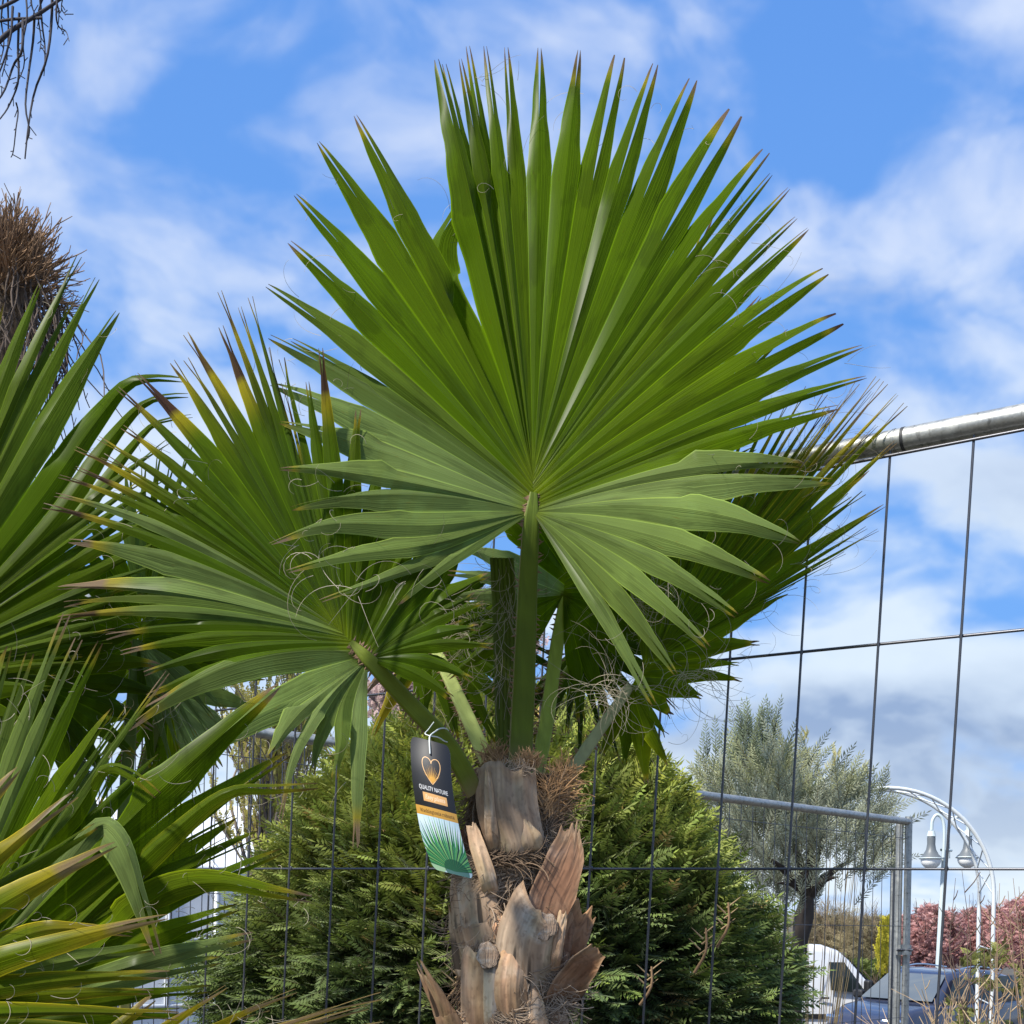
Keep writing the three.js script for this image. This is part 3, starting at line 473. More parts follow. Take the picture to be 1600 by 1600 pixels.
// ---------------------------------------------------------------- palms at the left edge
const palmB = thing('fan_palm', 'fan palm cut by the left edge with tall upright segments and two drooping ones', 'palm tree');
frond(palmB, {
  dense: .75, bif: .92, hub: [-170, 1090, 1.82], face: [.14, .12, 1], axis: [20, 700], cut: .70, costa: .05, fold: .36, threads: 26, col: GREEN, lime: .3, tone: .85, maxw: .028, burn: .0, outer: .014, twist: .2,
  stalk: [[-260, 1750, 1.86, .017], [-230, 1400, 1.83, .016], [-170, 1090, 1.82, .012]],
  tips: [
    [-420, 620, {}], [-330, 500, {}], [-230, 440, {}], [-120, 400, {}], [-30, 410, { pale: .06 }], [63, 443, { pale: .06 }], [124, 400, { pale: .06 }], [152, 435, { pale: .06 }], [184, 487, { pale: .06 }],
    [287, 594, { via: [[60, 790], [160, 650], [205, 600, -.02], [245, 592, -.03]], dz: -.03, cut: -.08 }], [294, 618, { via: [[80, 820], [180, 680], [225, 632, -.02], [258, 620, -.03]], dz: -.03, cut: -.08 }], [300, 650, { via: [[100, 840], [200, 710], [240, 665, -.02], [270, 655, -.03]], dz: -.02, cut: -.06 }],
    [262, 690, { pale: .06 }], [262, 745, {}], [258, 800, {}], [250, 848, {}], [240, 885, { pale: .06 }], [222, 925, {}], [200, 962, { pale: .06 }], [175, 1002, {}], [140, 1035, {}], [80, 1075, {}], [40, 1130, {}],
  ],
}, 61);
frond(palmB, {
  dense: .6, hub: [215, 1000, 2.02], face: [.02, -.06, 1], axis: [260, 800], cut: .58, costa: .05, fold: .4, threads: 40, col: GREEN, tone: .85, lime: .4, maxw: .02, bow: .08, burn: .02,
  stalk: [[170, 1600, 2.1, .012], [192, 1300, 2.06, .011], [205, 1120, 2.03, .010], [215, 1000, 2.02, .008]], stalkCol: [.10, .16, .03],
  tips: [
    [130, 1190, {}], [80, 1130, {}], [40, 1060, {}], [30, 1000, {}], [50, 930, {}], [90, 860, {}], [130, 800, {}], [200, 735, { pale: .2 }], [250, 700, {}], [300, 690, { pale: .2 }], [350, 700, {}], [380, 740, {}], [400, 800, {}], [420, 870, { pale: .3 }], [420, 940, {}], [410, 1000, {}], [380, 1060, {}],
    [350, 1110, { pale: .5 }], [330, 1150, { pale: .5 }], [300, 1180, { pale: .5 }], [270, 1200, { pale: .4 }], [240, 1210, {}],
  ],
}, 67);
frond(palmB, {
  hub: [60, 1075, 1.94], face: [.1, -.1, 1], axis: [80, 900], cut: .55, costa: .04, fold: .45, threads: 70, threadLength: .07, col: DEEP, tone: .85, lime: .3, maxw: .018, bow: .1, burn: .04,
  stalk: [[120, 1650, 2.02, .012], [150, 1350, 2.0, .011], [120, 1180, 1.97, .010], [60, 1075, 1.94, .008]], stalkCol: [.07, .11, .025],
  tips: [[20, 1290, {}], [-30, 1240, {}], [-80, 1180, {}], [-120, 1100, {}], [-100, 1020, {}], [-60, 950, {}], [0, 900, {}], [60, 880, {}], [120, 890, {}], [180, 930, {}], [230, 985, {}], [250, 1040, { burn: .1, dry: 1 }], [260, 1090, {}], [240, 1140, { burn: .1, dry: 1 }], [215, 1185, {}], [170, 1220, {}], [120, 1260, {}], [70, 1280, {}]],
}, 71);
frond(palmB, {
  hub: [262, 1085, 2.12], face: [.15, -.1, 1], axis: [330, 960], cut: .6, costa: .04, fold: .4, threads: 24, col: GREEN, tone: 1.0, lime: .8, maxw: .016, bow: .08, burn: .03,
  stalk: [[195, 1620, 2.14, .010], [200, 1350, 2.13, .010], [232, 1180, 2.12, .009], [262, 1085, 2.12, .007]], stalkCol: [.13, .17, .035],
  tips: [[150, 1260, {}], [145, 1200, {}], [150, 1140, {}], [180, 1050, {}], [230, 960, {}], [290, 940, {}], [350, 960, {}], [395, 1010, {}], [415, 1060, {}], [400, 1110, { pale: .4 }], [370, 1160, { pale: .7 }], [345, 1200, { pale: .7 }], [310, 1240, { pale: .6 }], [280, 1265, {}], [240, 1280, {}], [200, 1285, {}]],
}, 73);
{
  const m = new MB(false); const pts = [P(60, 1500, 1.95), P(50, 1700, 1.95), V(P(50, 1700, 1.95).x, 0, -1.95)];
  m.tube(smooth(pts, 16), (t) => .07 + .02 * t, 20); m.mesh('trunk', M.core, palmB);
  settle(palmB, V(pts[2].x, 0, pts[2].z));
}
const palmC = thing('fan_palm', 'nearest fan palm filling the lower left corner, with yellow edged dry tipped segments', 'palm tree');
frond(palmC, {
  dense: .45, hub: [-185, 1676, 1.22], face: [.08, .06, 1], axis: [200, 1250], cut: .70, costa: .06, fold: .34, threads: 130, threadLength: .035, col: GREEN, lime: .35, tone: .95, maxw: .034, burn: .015, outer: .016, twist: .4, label: 'upper fan with two kinked segments',
  stalk: [[-330, 2200, 1.3, .014], [-260, 1900, 1.25, .013], [-185, 1676, 1.22, .010]],
  tips: [
    [-420, 1010, {}], [-300, 960, {}], [-180, 930, {}], [-80, 930, {}], [15, 1010, { pale: .2 }], [104, 960, { pale: .3, burn: .05, dry: 1 }], [157, 1003, { burn: .03 }], [176, 1108, { burn: .02, bow: .03 }], [262, 1050, { pale: .15, burn: .07, dry: 1 }],
    [247, 1243, { via: [[10, 1410], [120, 1262], [165, 1200, -.01], [205, 1208, -.03]], dz: -.04, cut: -.1, burn: .03 }], [250, 1180, { dz: .02 }], [247, 1492, { via: [[0, 1475], [110, 1345], [158, 1290, -.01], [192, 1312, -.04], [222, 1400, -.05]], dz: -.05, cut: -.14, burn: .05, dry: 1, pale: .5 }],
    [437, 1070, { burn: .04, dry: 1 }], [452, 1178, { dz: .02, burn: .03 }], [497, 1228, { burn: .03, yel: .2, via: [[60, 1500], [260, 1310], [360, 1236, -.01], [430, 1232, -.01]], cut: -.06 }], [405, 1303, { dz: .02 }], [370, 1275, { dz: .03, bow: .05 }], [487, 1405, { burn: .05, via: [[60, 1560], [260, 1395], [340, 1380], [420, 1394, -.01]], cut: -.06, yel: .1 }],
    [440, 1330, { dz: .02 }], [396, 1462, { pale: .5, burn: .04 }], [350, 1440, { dz: .02 }], [345, 1500, { pale: .4 }], [330, 1545, {}], [280, 1580, {}],
  ],
}, 79);
const ye = (burn, o) => ({ burn, yel: .8, dry: 1, ...o });
frond(palmC, {
  hub: [-345, 1640, 1.10], face: [.1, .12, 1], axis: [0, 1430], cut: .52, costa: .04, fold: .36, bow: .03, threads: 70, threadLength: .03, col: [.15, .25, .004], lime: .5, tone: 1.0, maxw: .030, burn: .1, yel: .5, label: 'old fan with yellow edges and dry tips',
  stalk: [[-520, 2250, 1.15, .014], [-450, 1950, 1.12, .013], [-345, 1640, 1.10, .010]],
  tips: [
    [-200, 1180, ye(.12)], [-90, 1170, ye(.12)], [30, 1200, ye(.14)], [118, 1241, ye(.17)], [150, 1290, { dz: .05, burn: .02, yel: 0, cut: -.1 }], [181, 1319, ye(.17)], [207, 1460, ye(.16, { via: [[-120, 1540], [20, 1470], [82, 1452, -.01], [150, 1453, -.01]], cut: -.06 })], [262, 1432, ye(.15, { dz: -.02 })],
    [240, 1480, { dz: .04, pale: .3, burn: .02, yel: 0 }], [265, 1523, ye(.06, { yel: .6 })], [240, 1550, { dz: .03, burn: .04 }], [279, 1588, ye(.06, { yel: .7 })], [260, 1620, ye(.08)], [240, 1660, ye(.06)], [200, 1720, {}],
  ],
}, 83);
frond(palmC, {
  hub: [-60, 1840, 1.18], face: [.1, .2, 1], axis: [200, 1700], cut: .56, costa: .04, fold: .5, bow: .05, threads: 50, threadLength: .05, col: [.15, .24, .004], lime: .6, maxw: .020, burn: .2, yel: .7, label: 'lowest fan with frayed dead ends',
  stalk: [[-300, 2300, 1.24, .014], [-200, 2050, 1.2, .013], [-60, 1840, 1.18, .010]],
  tips: [[240, 1560, ye(.1)], [300, 1580, ye(.1)], [354, 1541, ye(.16)], [420, 1575, ye(.16)], [463, 1548, ye(.26)], [500, 1590, ye(.3)], [526, 1574, ye(.34)], [596, 1556, ye(.36)], [575, 1574, ye(.36, { dz: .02 })], [600, 1600, ye(.34)], [560, 1630, ye(.3)], [520, 1680, ye(.3)]],
}, 89);
{
  const m = new MB(false), f = P(-330, 2200, 1.28), pts = [f, V(f.x - .02, f.y * .5, f.z), V(f.x - .03, 0, f.z)];
  m.tube(smooth(pts, 12), (t) => .09 + .03 * t, 20); m.mesh('trunk', M.core, palmC); settle(palmC, pts[2]);
}

// ---------------------------------------------------------------- near mesh fence panel
// upright plane that comes nearer towards the right; every wire is a rod of its own
const fenceZ = (x) => 5813 / (x + 2000), fp = (x, y, dz = 0) => P(x, y, fenceZ(x) + dz);
{
  const fence = thing('mesh_fence_panel', 'tall galvanised mesh fence panel close behind the central palm, its tube rising to the right', 'fence');
  const xs = (k) => -2000 + 2272 / (1 - k * 0.02478), railY = (x) => 963 - .196 * x;
  const rod = (pts, r, name, mat = M.wire, sides = 8) => { const m = new MB(false); m.tube(pts, r, sides, null, 6); return m.mesh(name, mat, fence); };
  const steps = (a, b, n) => Array.from({ length: n + 1 }, (_, i) => a.clone().lerp(b, i / n));
  rod(steps(fp(-140, railY(-140)), fp(1700, railY(1700)), 20), .0150, 'top_tube', M.zinc, 28);
  for (let k = -6; k <= 18; k++) {
    const x = xs(k); if (x > 1670 || x < -120) continue; const lean = .035 + .028 * (x - 376) / 1124, rY = railY(x + lean * 600), xt = x + lean * (1357 - rY);
    const top = fp(xt, rY + 12, -.004), bot = fp(x - lean * 1700, 1357 + 1700, -.004); bot.y = Math.max(bot.y, .12);
    const m = new MB(false); m.tube(steps(top, bot, 2), .0018, 8, null, 6);
    for (const f of [(q) => 1357, (q) => 1144 - .1 * q]) { let q = x; for (let n = 0; n < 4; n++) q = x + lean * (1357 - f(q)); const w = fp(q, f(q), -.002); m.tube([w.clone().add(V(0, -.004, 0)), w, w.clone().add(V(0, .004, 0))], (t) => .003 * (1 - Math.abs(t - .5)), 8); }
    m.mesh('vertical_wire', M.wire, fence);
  }
  const H = [[1357, .002], [1009 + .1 * 1350, -.1]];
  rod(steps(fp(-140, 1357), fp(1700, 1358), 6), .0019, 'horizontal_wire');
  rod(steps(fp(-140, 1144 + 14), fp(1700, 1144 - 170), 6), .0021, 'horizontal_wire');
  rod(steps(fp(-140, railY(-140) + 18, -.006), fp(1700, railY(1700) + 22, -.006), 6), .0022, 'horizontal_wire');
  for (const dy of [380, 760, 1140]) rod(steps(fp(-140, 1357 + dy * .62), fp(1700, 1357 + dy), 6), .0019, 'horizontal_wire');
  for (const x of [-140, 1700]) { const a = fp(x, railY(x)), b = a.clone(); b.y = 0; rod(steps(a, b, 4), .0205, 'end_post', M.zinc, 24); }
  for (const [x, w] of [[1413, .0028], [1399, .0022]]) { const a = fp(x - w * 900, railY(x - w * 900)), b = fp(x + w * 900, railY(x + w * 900)); rod(steps(a, b, 1), .0156, 'weld_and_shadow_band', x === 1399 ? M.zinc : M.rubber, 28); }  // dark ring stands for a leaf shadow on the tube, zinc ring for a weld
  settle(fence, V(fp(1700, 1357).x, 0, fp(1700, 1357).z));
}

// ---------------------------------------------------------------- farther fence panels
function farPanel(label, A, B, n, group) {          // A, B: top corners; n wires
  const f = thing('mesh_fence_panel', label, 'fence', group), rod = (pts, r, name, mat, sides = 8) => { const m = new MB(false); m.tube(pts, r, sides, null, 3); return m.mesh(name, mat, f); };
  const down = (p, d) => V(p.x, p.y - d, p.z), mid = (t, d) => down(A.clone().lerp(B, t), d);
  rod([A, A.clone().lerp(B, .5), B], .021, 'top_tube', M.zinc, 16);
  for (const p of [A, B]) rod([down(p, -.03), down(p, 1), down(p, 1.95)], .0215, 'end_post', M.zinc, 16);
  for (let i = 1; i < n; i++) rod([mid(i / n, .02), mid(i / n, 1.9)], .002, 'vertical_wire', M.wire, 5);
  for (const d of [.10, .62, 1.16, 1.7]) rod([mid(0, d), mid(1, d)], .0018, 'horizontal_wire', M.wire, 5);
  return settle(f, down(A.clone().lerp(B, .5), 1.95));
}
farPanel('mesh fence panel behind the conifer, ending at a grey post left of the street lamp', P(750, 1198, 5.15), P(1420, 1284, 7.6), 35, 'far fence panels');
farPanel('mesh fence panel running back from the leaning grey post', P(1406, 1288, 7.62), P(1396, 1330, 10.9), 30, 'far fence panels');
farPanel('mesh fence panel in front of the white greenhouse, seen under the left fan', P(120, 1106, 4.6), P(640, 1176, 5.0), 30, 'far fence panels');
{
  const c = thing('fence_clamp', 'steel clamp joining the two fence posts', 'clamp'), a = P(1406, 1484, 7.58), b = P(1416, 1484, 7.55);
  const m = new MB(false); for (const p of [a, b]) m.tube([V(p.x, p.y - .03, p.z), V(p.x, p.y + .03, p.z)], .03, 14); m.mesh('clamp_collar', M.zinc, c);
  const n = new MB(false); n.tube([V(a.x - .03, a.y, a.z + .034), V(b.x + .03, b.y, b.z + .034)], .008, 6); n.mesh('bolt', M.wire, c); settle(c, a);
}

// ---------------------------------------------------------------- foliage tools
const UPV = V(0, 1, 0);
function scatter(name, geo, mat, parent, items) {      // items: [position, along, up hint, size, colour]
  const im = new THREE.InstancedMesh(geo, mat, items.length), X = V(0, 0, 0), Y = V(0, 0, 0), Z = V(0, 0, 0), m = new THREE.Matrix4(), c = new THREE.Color();
  items.forEach(([p, d, h, s, col], i) => { Y.copy(d).normalize(); X.crossVectors(Y, h).normalize(); if (X.lengthSq() < .5) X.set(1, 0, 0); Z.crossVectors(X, Y); X.multiplyScalar(s); Z.multiplyScalar(s); Y.multiplyScalar(s); m.makeBasis(X, Y, Z).setPosition(p); im.setMatrixAt(i, m); im.setColorAt(i, c.setRGB(col[0], col[1], col[2])); });
  im.name = name; im.castShadow = im.receiveShadow = true; im.userData.kind = 'stuff'; parent.add(im); return im;
}
const leafMat = (o = {}) => phys({ roughness: .85, transmission: .32, thickness: 0, specularIntensity: .45, vertexColors: true, clearcoat: .12, clearcoatRoughness: .4, ...o });
function sprig(pairs, len, wid, ang, droop, seed, tip = [1, 1, 1], wood = [.5, .35, .2]) { // a twig along +y with two rows of needles or leaves
  const R = rng(seed), m = new MB(true), leaf = (y, s, L, a, c) => {
    const d = V(Math.sin(a) * s, Math.cos(a), (R() - .5) * .3 - droop).normalize(), n = V(0, 0, 1), w = V(0, 0, 0).crossVectors(d, n).normalize(), b = V(0, y, -droop * y * y * .4), e = b.clone().addScaledVector(d, L), q = b.clone().addScaledVector(d, L * .45);
    const i0 = m.v(b, c), i1 = m.v(q.clone().addScaledVector(w, wid), c), i2 = m.v(e, c), i3 = m.v(q.clone().addScaledVector(w, -wid), c); m.quad(i0, i1, i2, i3);
  };
  for (let i = 0; i < pairs; i++) { const y = .05 + .9 * i / pairs, L = len * (.55 + .45 * Math.sin(Math.PI * Math.min(1, (i + 1.5) / pairs * .9))), c = mixc([.78, .84, .82], tip, i / pairs); for (const s of [-1, 1]) leaf(y + R() * .03, s, L * (.8 + R() * .35), ang * (.8 + R() * .4), sc(c, .85 + R() * .3)); }
  leaf(.95, .1, len * .8, .2, tip);
  m.tube([V(0, 0, 0), V(0, .5, -droop * .1), V(0, 1, -droop * .4)], (t) => .012 * (1.2 - t), 3, wood); return m.geo();
}

// ---------------------------------------------------------------- dark conifer behind the fence
{
  const bush = thing('conifer', 'big rounded dark green conifer filling the space behind the fence', 'conifer'), R = rng(301);
  const c0 = P(782, 1400, 3.25), prof = [[.0, .52], [.25, .62], [.6, .73], [1.0, .78], [1.16, .775], [1.35, .75], [1.48, .66], [1.60, .59], [1.72, .50], [1.80, .43], [1.87, .34], [1.93, .20], [1.97, 0]];
  const rad = (h) => { for (let i = 0; i + 1 < prof.length; i++) if (h <= prof[i + 1][0]) { const t = (h - prof[i][0]) / (prof[i + 1][0] - prof[i][0]); return .86 * lerp(prof[i][1], prof[i + 1][1], t); } return 0; };
  const lump = (a, h) => 1 + .30 * (fbm(Math.cos(a) * 2.2 + 20, h * 3.3 + Math.sin(a) * 2.2, 3) - .5) + .14 * (noise2(Math.cos(a) * 7 + h * 9, Math.sin(a) * 7 + 4) - .5);
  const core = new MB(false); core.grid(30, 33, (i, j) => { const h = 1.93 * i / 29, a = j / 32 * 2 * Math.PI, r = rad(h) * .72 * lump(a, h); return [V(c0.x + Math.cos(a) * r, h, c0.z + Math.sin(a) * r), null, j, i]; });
  core.mesh('added_dark_core', std({ color: lin(.012, .018, .008), roughness: 1 }), bush);  // dark core added inside to block light and sky between the sprays
  const tr = new MB(false); tr.tube([V(c0.x, 0, c0.z), V(c0.x, 1.6, c0.z)], (t) => .06 * (1.2 - t), 10); tr.mesh('trunk', M.core, bush);
  const G = [sprig(13, .30, .030, 1.0, .18, 1, [1.15, 1.2, .9]), sprig(12, .26, .034, .9, .35, 2, [1.1, 1.15, .9]), sprig(10, .34, .032, 1.1, .05, 3, [1.2, 1.2, .85])], L = [[], [], []], dead = [], bare = new MB(true);
  for (let i = 0; i < 36000; i++) {
    const h = .15 + 1.82 * Math.pow(R(), .72), a = R() * 2 * Math.PI, front = Math.sin(a) > -.2 ? 1 : 0; if (!front && R() < .55) continue;
    const depth = Math.pow(R(), 1.6), rr = rad(Math.min(h, 1.93)), r = rr * lump(a, h) * (1.06 - .34 * depth);
    if (rr < .02) continue;
    const out = V(Math.cos(a), 0, Math.sin(a)), p = V(c0.x + out.x * r, h * .972, c0.z + out.z * r), d = out.clone().multiplyScalar(.8).add(V((R() - .5) * .9, lerp(.15, .9, sstep(1.2, 1.9, h)) + (R() - .6) * .7, (R() - .5) * .9)), up = UPV.clone().multiplyScalar(.9).add(out.clone().multiplyScalar(.5)).add(V(R() - .5, R() - .5, R() - .5));
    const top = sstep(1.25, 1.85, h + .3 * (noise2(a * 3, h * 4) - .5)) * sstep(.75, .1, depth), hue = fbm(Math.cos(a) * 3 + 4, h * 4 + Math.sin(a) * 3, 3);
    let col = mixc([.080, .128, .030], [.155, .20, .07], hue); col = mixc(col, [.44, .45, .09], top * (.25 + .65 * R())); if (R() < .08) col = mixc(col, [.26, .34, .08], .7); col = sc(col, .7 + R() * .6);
    if (R() < .02) dead.push([p, d, up, .05 + R() * .05, [.60, .40, .18]]);
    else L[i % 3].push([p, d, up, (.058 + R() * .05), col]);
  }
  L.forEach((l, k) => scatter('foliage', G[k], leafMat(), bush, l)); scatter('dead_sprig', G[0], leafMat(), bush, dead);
  for (const [x, y, hh] of [[1085, 1520, 70], [700, 1560, 50], [1000, 1570, 60], [1120, 1480, 70]]) { // cut bare twigs near the surface
    const p = P(x, y, 2.52), q = P(x + 18, y - hh, 2.50); bare.tube(smooth([p, p.clone().lerp(q, .5).add(V(.01, 0, .01)), q], 6), (t) => .0028 * (1.2 - t * .5), 5, [.24, .15, .08]);
    for (let k = 0; k < 5; k++) { const s = p.clone().lerp(q, .4 + .12 * k); bare.tube([s, s.clone().add(V((k % 2 ? -1 : 1) * .025, .022, .01))], (t) => .0016 * (1.3 - t), 4, [.34, .24, .13]); }
  }
  bare.mesh('bare_twig', M.fibre, bush, 'stuff');
  settle(bush, V(c0.x, 0, c0.z));
}

// ---------------------------------------------------------------- branching helper
function branch(m, p, d, len, r, depth, R, o, ends) {
  const pts = [p.clone()], q = d.clone(), n = 5;
  for (let k = 0; k < n; k++) { q.add(V((R() - .5) * o.wob, (R() - .5) * o.wob + (o.lift ?? 0), (R() - .5) * o.wob)).normalize(); pts.push(pts[k].clone().addScaledVector(q, len / n)); }
  m.tube(pts, (t) => r * (1 - .45 * t), depth > 1 ? 7 : 4, o.color ? sc(o.color, .7 + R() * .6) : [1, 1, 1]);
  if (depth <= 0) { if (ends) ends.push([pts[n], q.clone(), pts]); return; }
  for (let k = 0; k < o.kids; k++) { const t = 1 + Math.floor(R() * (n - .01)), e = q.clone().add(V(R() - .5, (R() - .5) * .8, R() - .5).multiplyScalar(o.spread * 2)).normalize(); branch(m, pts[t], e, len * (o.shrink + (R() - .5) * .2), r * .55, depth - 1, R, o, ends); }
  if (ends) ends.push([pts[n], q.clone(), pts]);
}

// ---------------------------------------------------------------- olive tree behind the far fence
{
  const t = thing('olive_tree', 'silvery grey-green olive tree with a dark gnarled trunk behind the far fence', 'olive tree'), R = rng(411), b = P(1246, 1800, 9.2), base = V(b.x, groundY(-9.2), -9.2), fork = P(1262, 1400, 9.2);
  const m = new MB(true), bark = [.045, .036, .030];
  m.tube(smooth([base, P(1238, 1560, 9.2), P(1250, 1470, 9.15), fork], 14), (k) => .085 - .03 * k + .01 * Math.sin(k * 17), 10, bark);
  for (const [x, y, z] of [[1180, 1330, 9.0], [1230, 1290, 9.4], [1290, 1300, 8.9], [1340, 1340, 9.3], [1310, 1370, 9.0], [1215, 1380, 9.1], [1270, 1260, 9.2]]) m.tube(smooth([fork, fork.clone().lerp(P(x, y, z), .5).add(V(0, .04, 0)), P(x, y, z)], 8), (k) => .04 * (1.1 - k), 7, bark);
  m.mesh('trunk', M.fibre, t);
  const G = sprig(11, .21, .017, .75, .1, 21, [1.1, 1.12, 1.0], [.6, .55, .45]), items = [], c = P(1232, 1305, 9.2);
  for (let i = 0; i < 2600; i++) {
    const a = R() * 2 * Math.PI, v = R() * 2 - 1, rr = Math.pow(R(), .45), s = Math.sqrt(1 - v * v); let x = Math.cos(a) * s * .72 * rr, y = v * .60 * rr, z = Math.sin(a) * s * .8 * rr;
    if (y < -.15 && fbm(x * 3 + 9, z * 3 + y * 3, 3) < .47) continue; if (fbm(x * 3.2 + 3, y * 3.2 + z * 3, 3) < .42) continue;
    y -= .10 * (x / .8) * (x > 0 ? 1 : -.2); const p = V(c.x + x, c.y + y, c.z + z), d = V(x * .8 + (R() - .5) * .8, .55 + (R() - .5) * .9, z * .8 + (R() - .5) * .8);
    let col = mixc([.25, .265, .19], [.48, .49, .39], Math.pow(R(), 1.5)); if (y > .2 && R() < .5) col = mixc(col, [.34, .34, .14], .6); items.push([p, d, V(R() - .5, R() - .5, 1), .16 + R() * .16, sc(col, .75 + .5 * R())]);
  }
  for (let i = 0; i < 26; i++) { const x = 1075 + R() * 130, p = P(x, 1225 - (x - 1075) * .35 + R() * 40, 9.2); for (let k = 0; k < 3; k++) items.push([p.clone().add(V(.02 * k, .12 * k, 0)), V((R() - .5) * .5, 1, (R() - .5) * .5), V(R() - .5, 0, 1), .26, sc([.19, .22, .14], .8 + R() * .5)]); }
  scatter('foliage', G, leafMat(), t, items); settle(t, base);
}
{ // yellow-flowering shrub whose tips stand above the olive
  const t = thing('flowering_shrub', 'tall shrub with pale yellow tips standing up behind the olive tree', 'shrub'), R = rng(431), b = P(1262, 1600, 11.5), base = V(b.x, groundY(-11.5), -11.5), yMin = P(1260, 1225, 11.5).y, m = new MB(true), G = sprig(10, .2, .03, .7, .05, 33, [1.1, 1.05, .7], [.6, .5, .3]), items = [];
  for (let i = 0; i < 38; i++) {
    const u = R() * 2 - 1, top = P(1255 + u * 115, 1128 + Math.abs(u) * 95 + R() * 110, 11.5 + (R() - .5)), q = base.clone().lerp(top, .55).add(V(u * .1, 0, 0)), pts = smooth([base.clone().add(V(u * .2, .1, 0)), q, top], 10); m.tube(pts, (k) => .004 * (1.2 - k), 4, [.25, .19, .10]);
    for (let k = 6; k <= 10; k++) for (let j = 0; j < 11; j++) if (pts[k].y > yMin) items.push([pts[k].clone().add(V((R() - .5) * .07, (R() - .5) * .1, (R() - .5) * .07)), V(R() - .5, .7, R() - .5), V(R() - .5, 0, 1), .055 + R() * .06, sc(mixc([.40, .36, .10], [.55, .50, .22], R()), .7 + R() * .5)]);
  }
  m.mesh('stem', M.fibre, t, 'stuff'); scatter('foliage', G, leafMat(), t, items); settle(t, base);
}
// ---------------------------------------------------------------- shrubs, blossom and bare trees farther off
function crownTree(name, label, cat, px, py, Z, w, h, col, o = {}) {   // crown centre in the view, distance, half sizes in metres
  const t = thing(name, label, cat, o.group), R = rng(o.seed), c = P(px, py, Z), base = V(c.x, groundY(-Z), -Z), m = new MB(true), bark = o.bark ?? [.12, .085, .06];
  if (!o.low) m.tube(smooth([base, base.clone().lerp(c, .5), c], 6), (k) => .07 * (1.3 - k), 7, bark);
  const ends = []; for (let i = 0; i < (o.limbs ?? 14); i++) branch(m, o.low ? base.clone().add(V((R() - .5) * w, 0, (R() - .5) * w * .5)) : c.clone().add(V(0, -h * .6, 0)), V((R() - .5) * 1.6, 1, (R() - .5) * 1.6).normalize(), h * (o.reach ?? 1.0), o.twig ?? .025, o.depth ?? 2, R, { wob: .4, kids: o.kids ?? 4, spread: .5, shrink: .6, lift: .06, color: bark }, ends);
  m.mesh(o.low ? 'stem' : 'trunk', M.fibre, t, o.low ? 'stuff' : undefined);
  const G = sprig(o.pairs ?? 6, o.len ?? .3, o.wid ?? .08, .9, .1, o.seed, [1.1, 1.1, 1.05], [.5, .4, .3]), items = [];
  for (let i = 0; i < (o.count ?? 2000); i++) {
    const a = R() * 2 * Math.PI, v = R() * 2 - 1, rr = Math.pow(R(), .5), s = Math.sqrt(1 - v * v), x = Math.cos(a) * s * w * rr, y = v * h * rr * (1 + .25 * (noise2(x * 3 / w + o.seed, 3) - .5)), z = Math.sin(a) * s * w * .7 * rr; if (fbm(x / w * 2.5 + o.seed, y / h * 2.5 + z, 3) < (o.gap ?? .36)) continue;
    items.push([c.clone().add(V(x, y, z)), V(R() - .5, (o.erect ?? .15), R() - .5), V(R() - .5, R() - .5, 1), (o.size ?? .3) * (.7 + R() * .6), sc(mixc(col[0], col[1], R()), .75 + R() * .5)]);
  }
  if (items.length) scatter(o.part ?? 'crown', G, leafMat(), t, items); return settle(t, base);
}
const PINK = [[.46, .20, .19], [.70, .42, .41]];
crownTree('blossom_tree', 'pink blossom tree between the fence post and the lamp pole', 'blossom tree', 1452, 1470, 34, 1.0, .95, PINK, { seed: 51, group: 'pink blossom trees', count: 10500, size: .115, gap: .33 });
crownTree('blossom_tree', 'pink blossom tree right of the lamp pole, behind the arch', 'blossom tree', 1535, 1468, 35, 1.0, .9, PINK, { seed: 52, group: 'pink blossom trees', count: 10000, size: .115, gap: .33 });
crownTree('blossom_tree', 'pink blossom tree running off the right edge', 'blossom tree', 1612, 1462, 33, 1.1, 1.05, PINK, { seed: 53, group: 'pink blossom trees', count: 10500, size: .115, gap: .33 });
crownTree('golden_conifer', 'small golden yellow conifer beside the leaning grey post', 'conifer', 1386, 1490, 32, .22, .75, [[.42, .38, .03], [.55, .48, .05]], { seed: 54, low: 1, limbs: 4, count: 1300, size: .22, erect: .8, gap: .25 });
crownTree('bare_tree', 'tawny bare tree behind the white van', 'tree', 1300, 1478, 46, 1.7, 1.3, [[.30, .24, .14], [.36, .30, .17]], { seed: 55, group: 'tawny trees beyond the car park', limbs: 22, depth: 3, twig: .03, count: 1500, size: .35, wid: .03, bark: [.26, .20, .13] });
crownTree('bare_tree', 'tawny bare tree behind the windscreen of the blue car', 'tree', 1368, 1482, 44, 1.3, 1.1, [[.28, .23, .12], [.36, .30, .17]], { seed: 56, group: 'tawny trees beyond the car park', limbs: 22, depth: 3, twig: .03, count: 1300, size: .35, wid: .03, bark: [.26, .20, .13] });
crownTree('hedge', 'low green hedge behind the van bonnet and the blue car', 'hedge', 1345, 1524, 40, 1.6, .42, [[.10, .14, .03], [.20, .22, .05]], { seed: 57, low: 1, limbs: 6, count: 2200, size: .3, gap: .2, part: 'foliage' });
crownTree('budding_shrub', 'tawny shrub breaking into yellow-green leaf in the lower right corner', 'shrub', 1558, 1555, 6.4, .25, .26, [[.15, .17, .035], [.30, .29, .09]], { seed: 58, low: 1, limbs: 30, reach: 2.6, twig: .008, depth: 2, kids: 4, count: 1300, size: .042, wid: .10, len: .4, gap: .46, bark: [.42, .30, .18], part: 'foliage' });
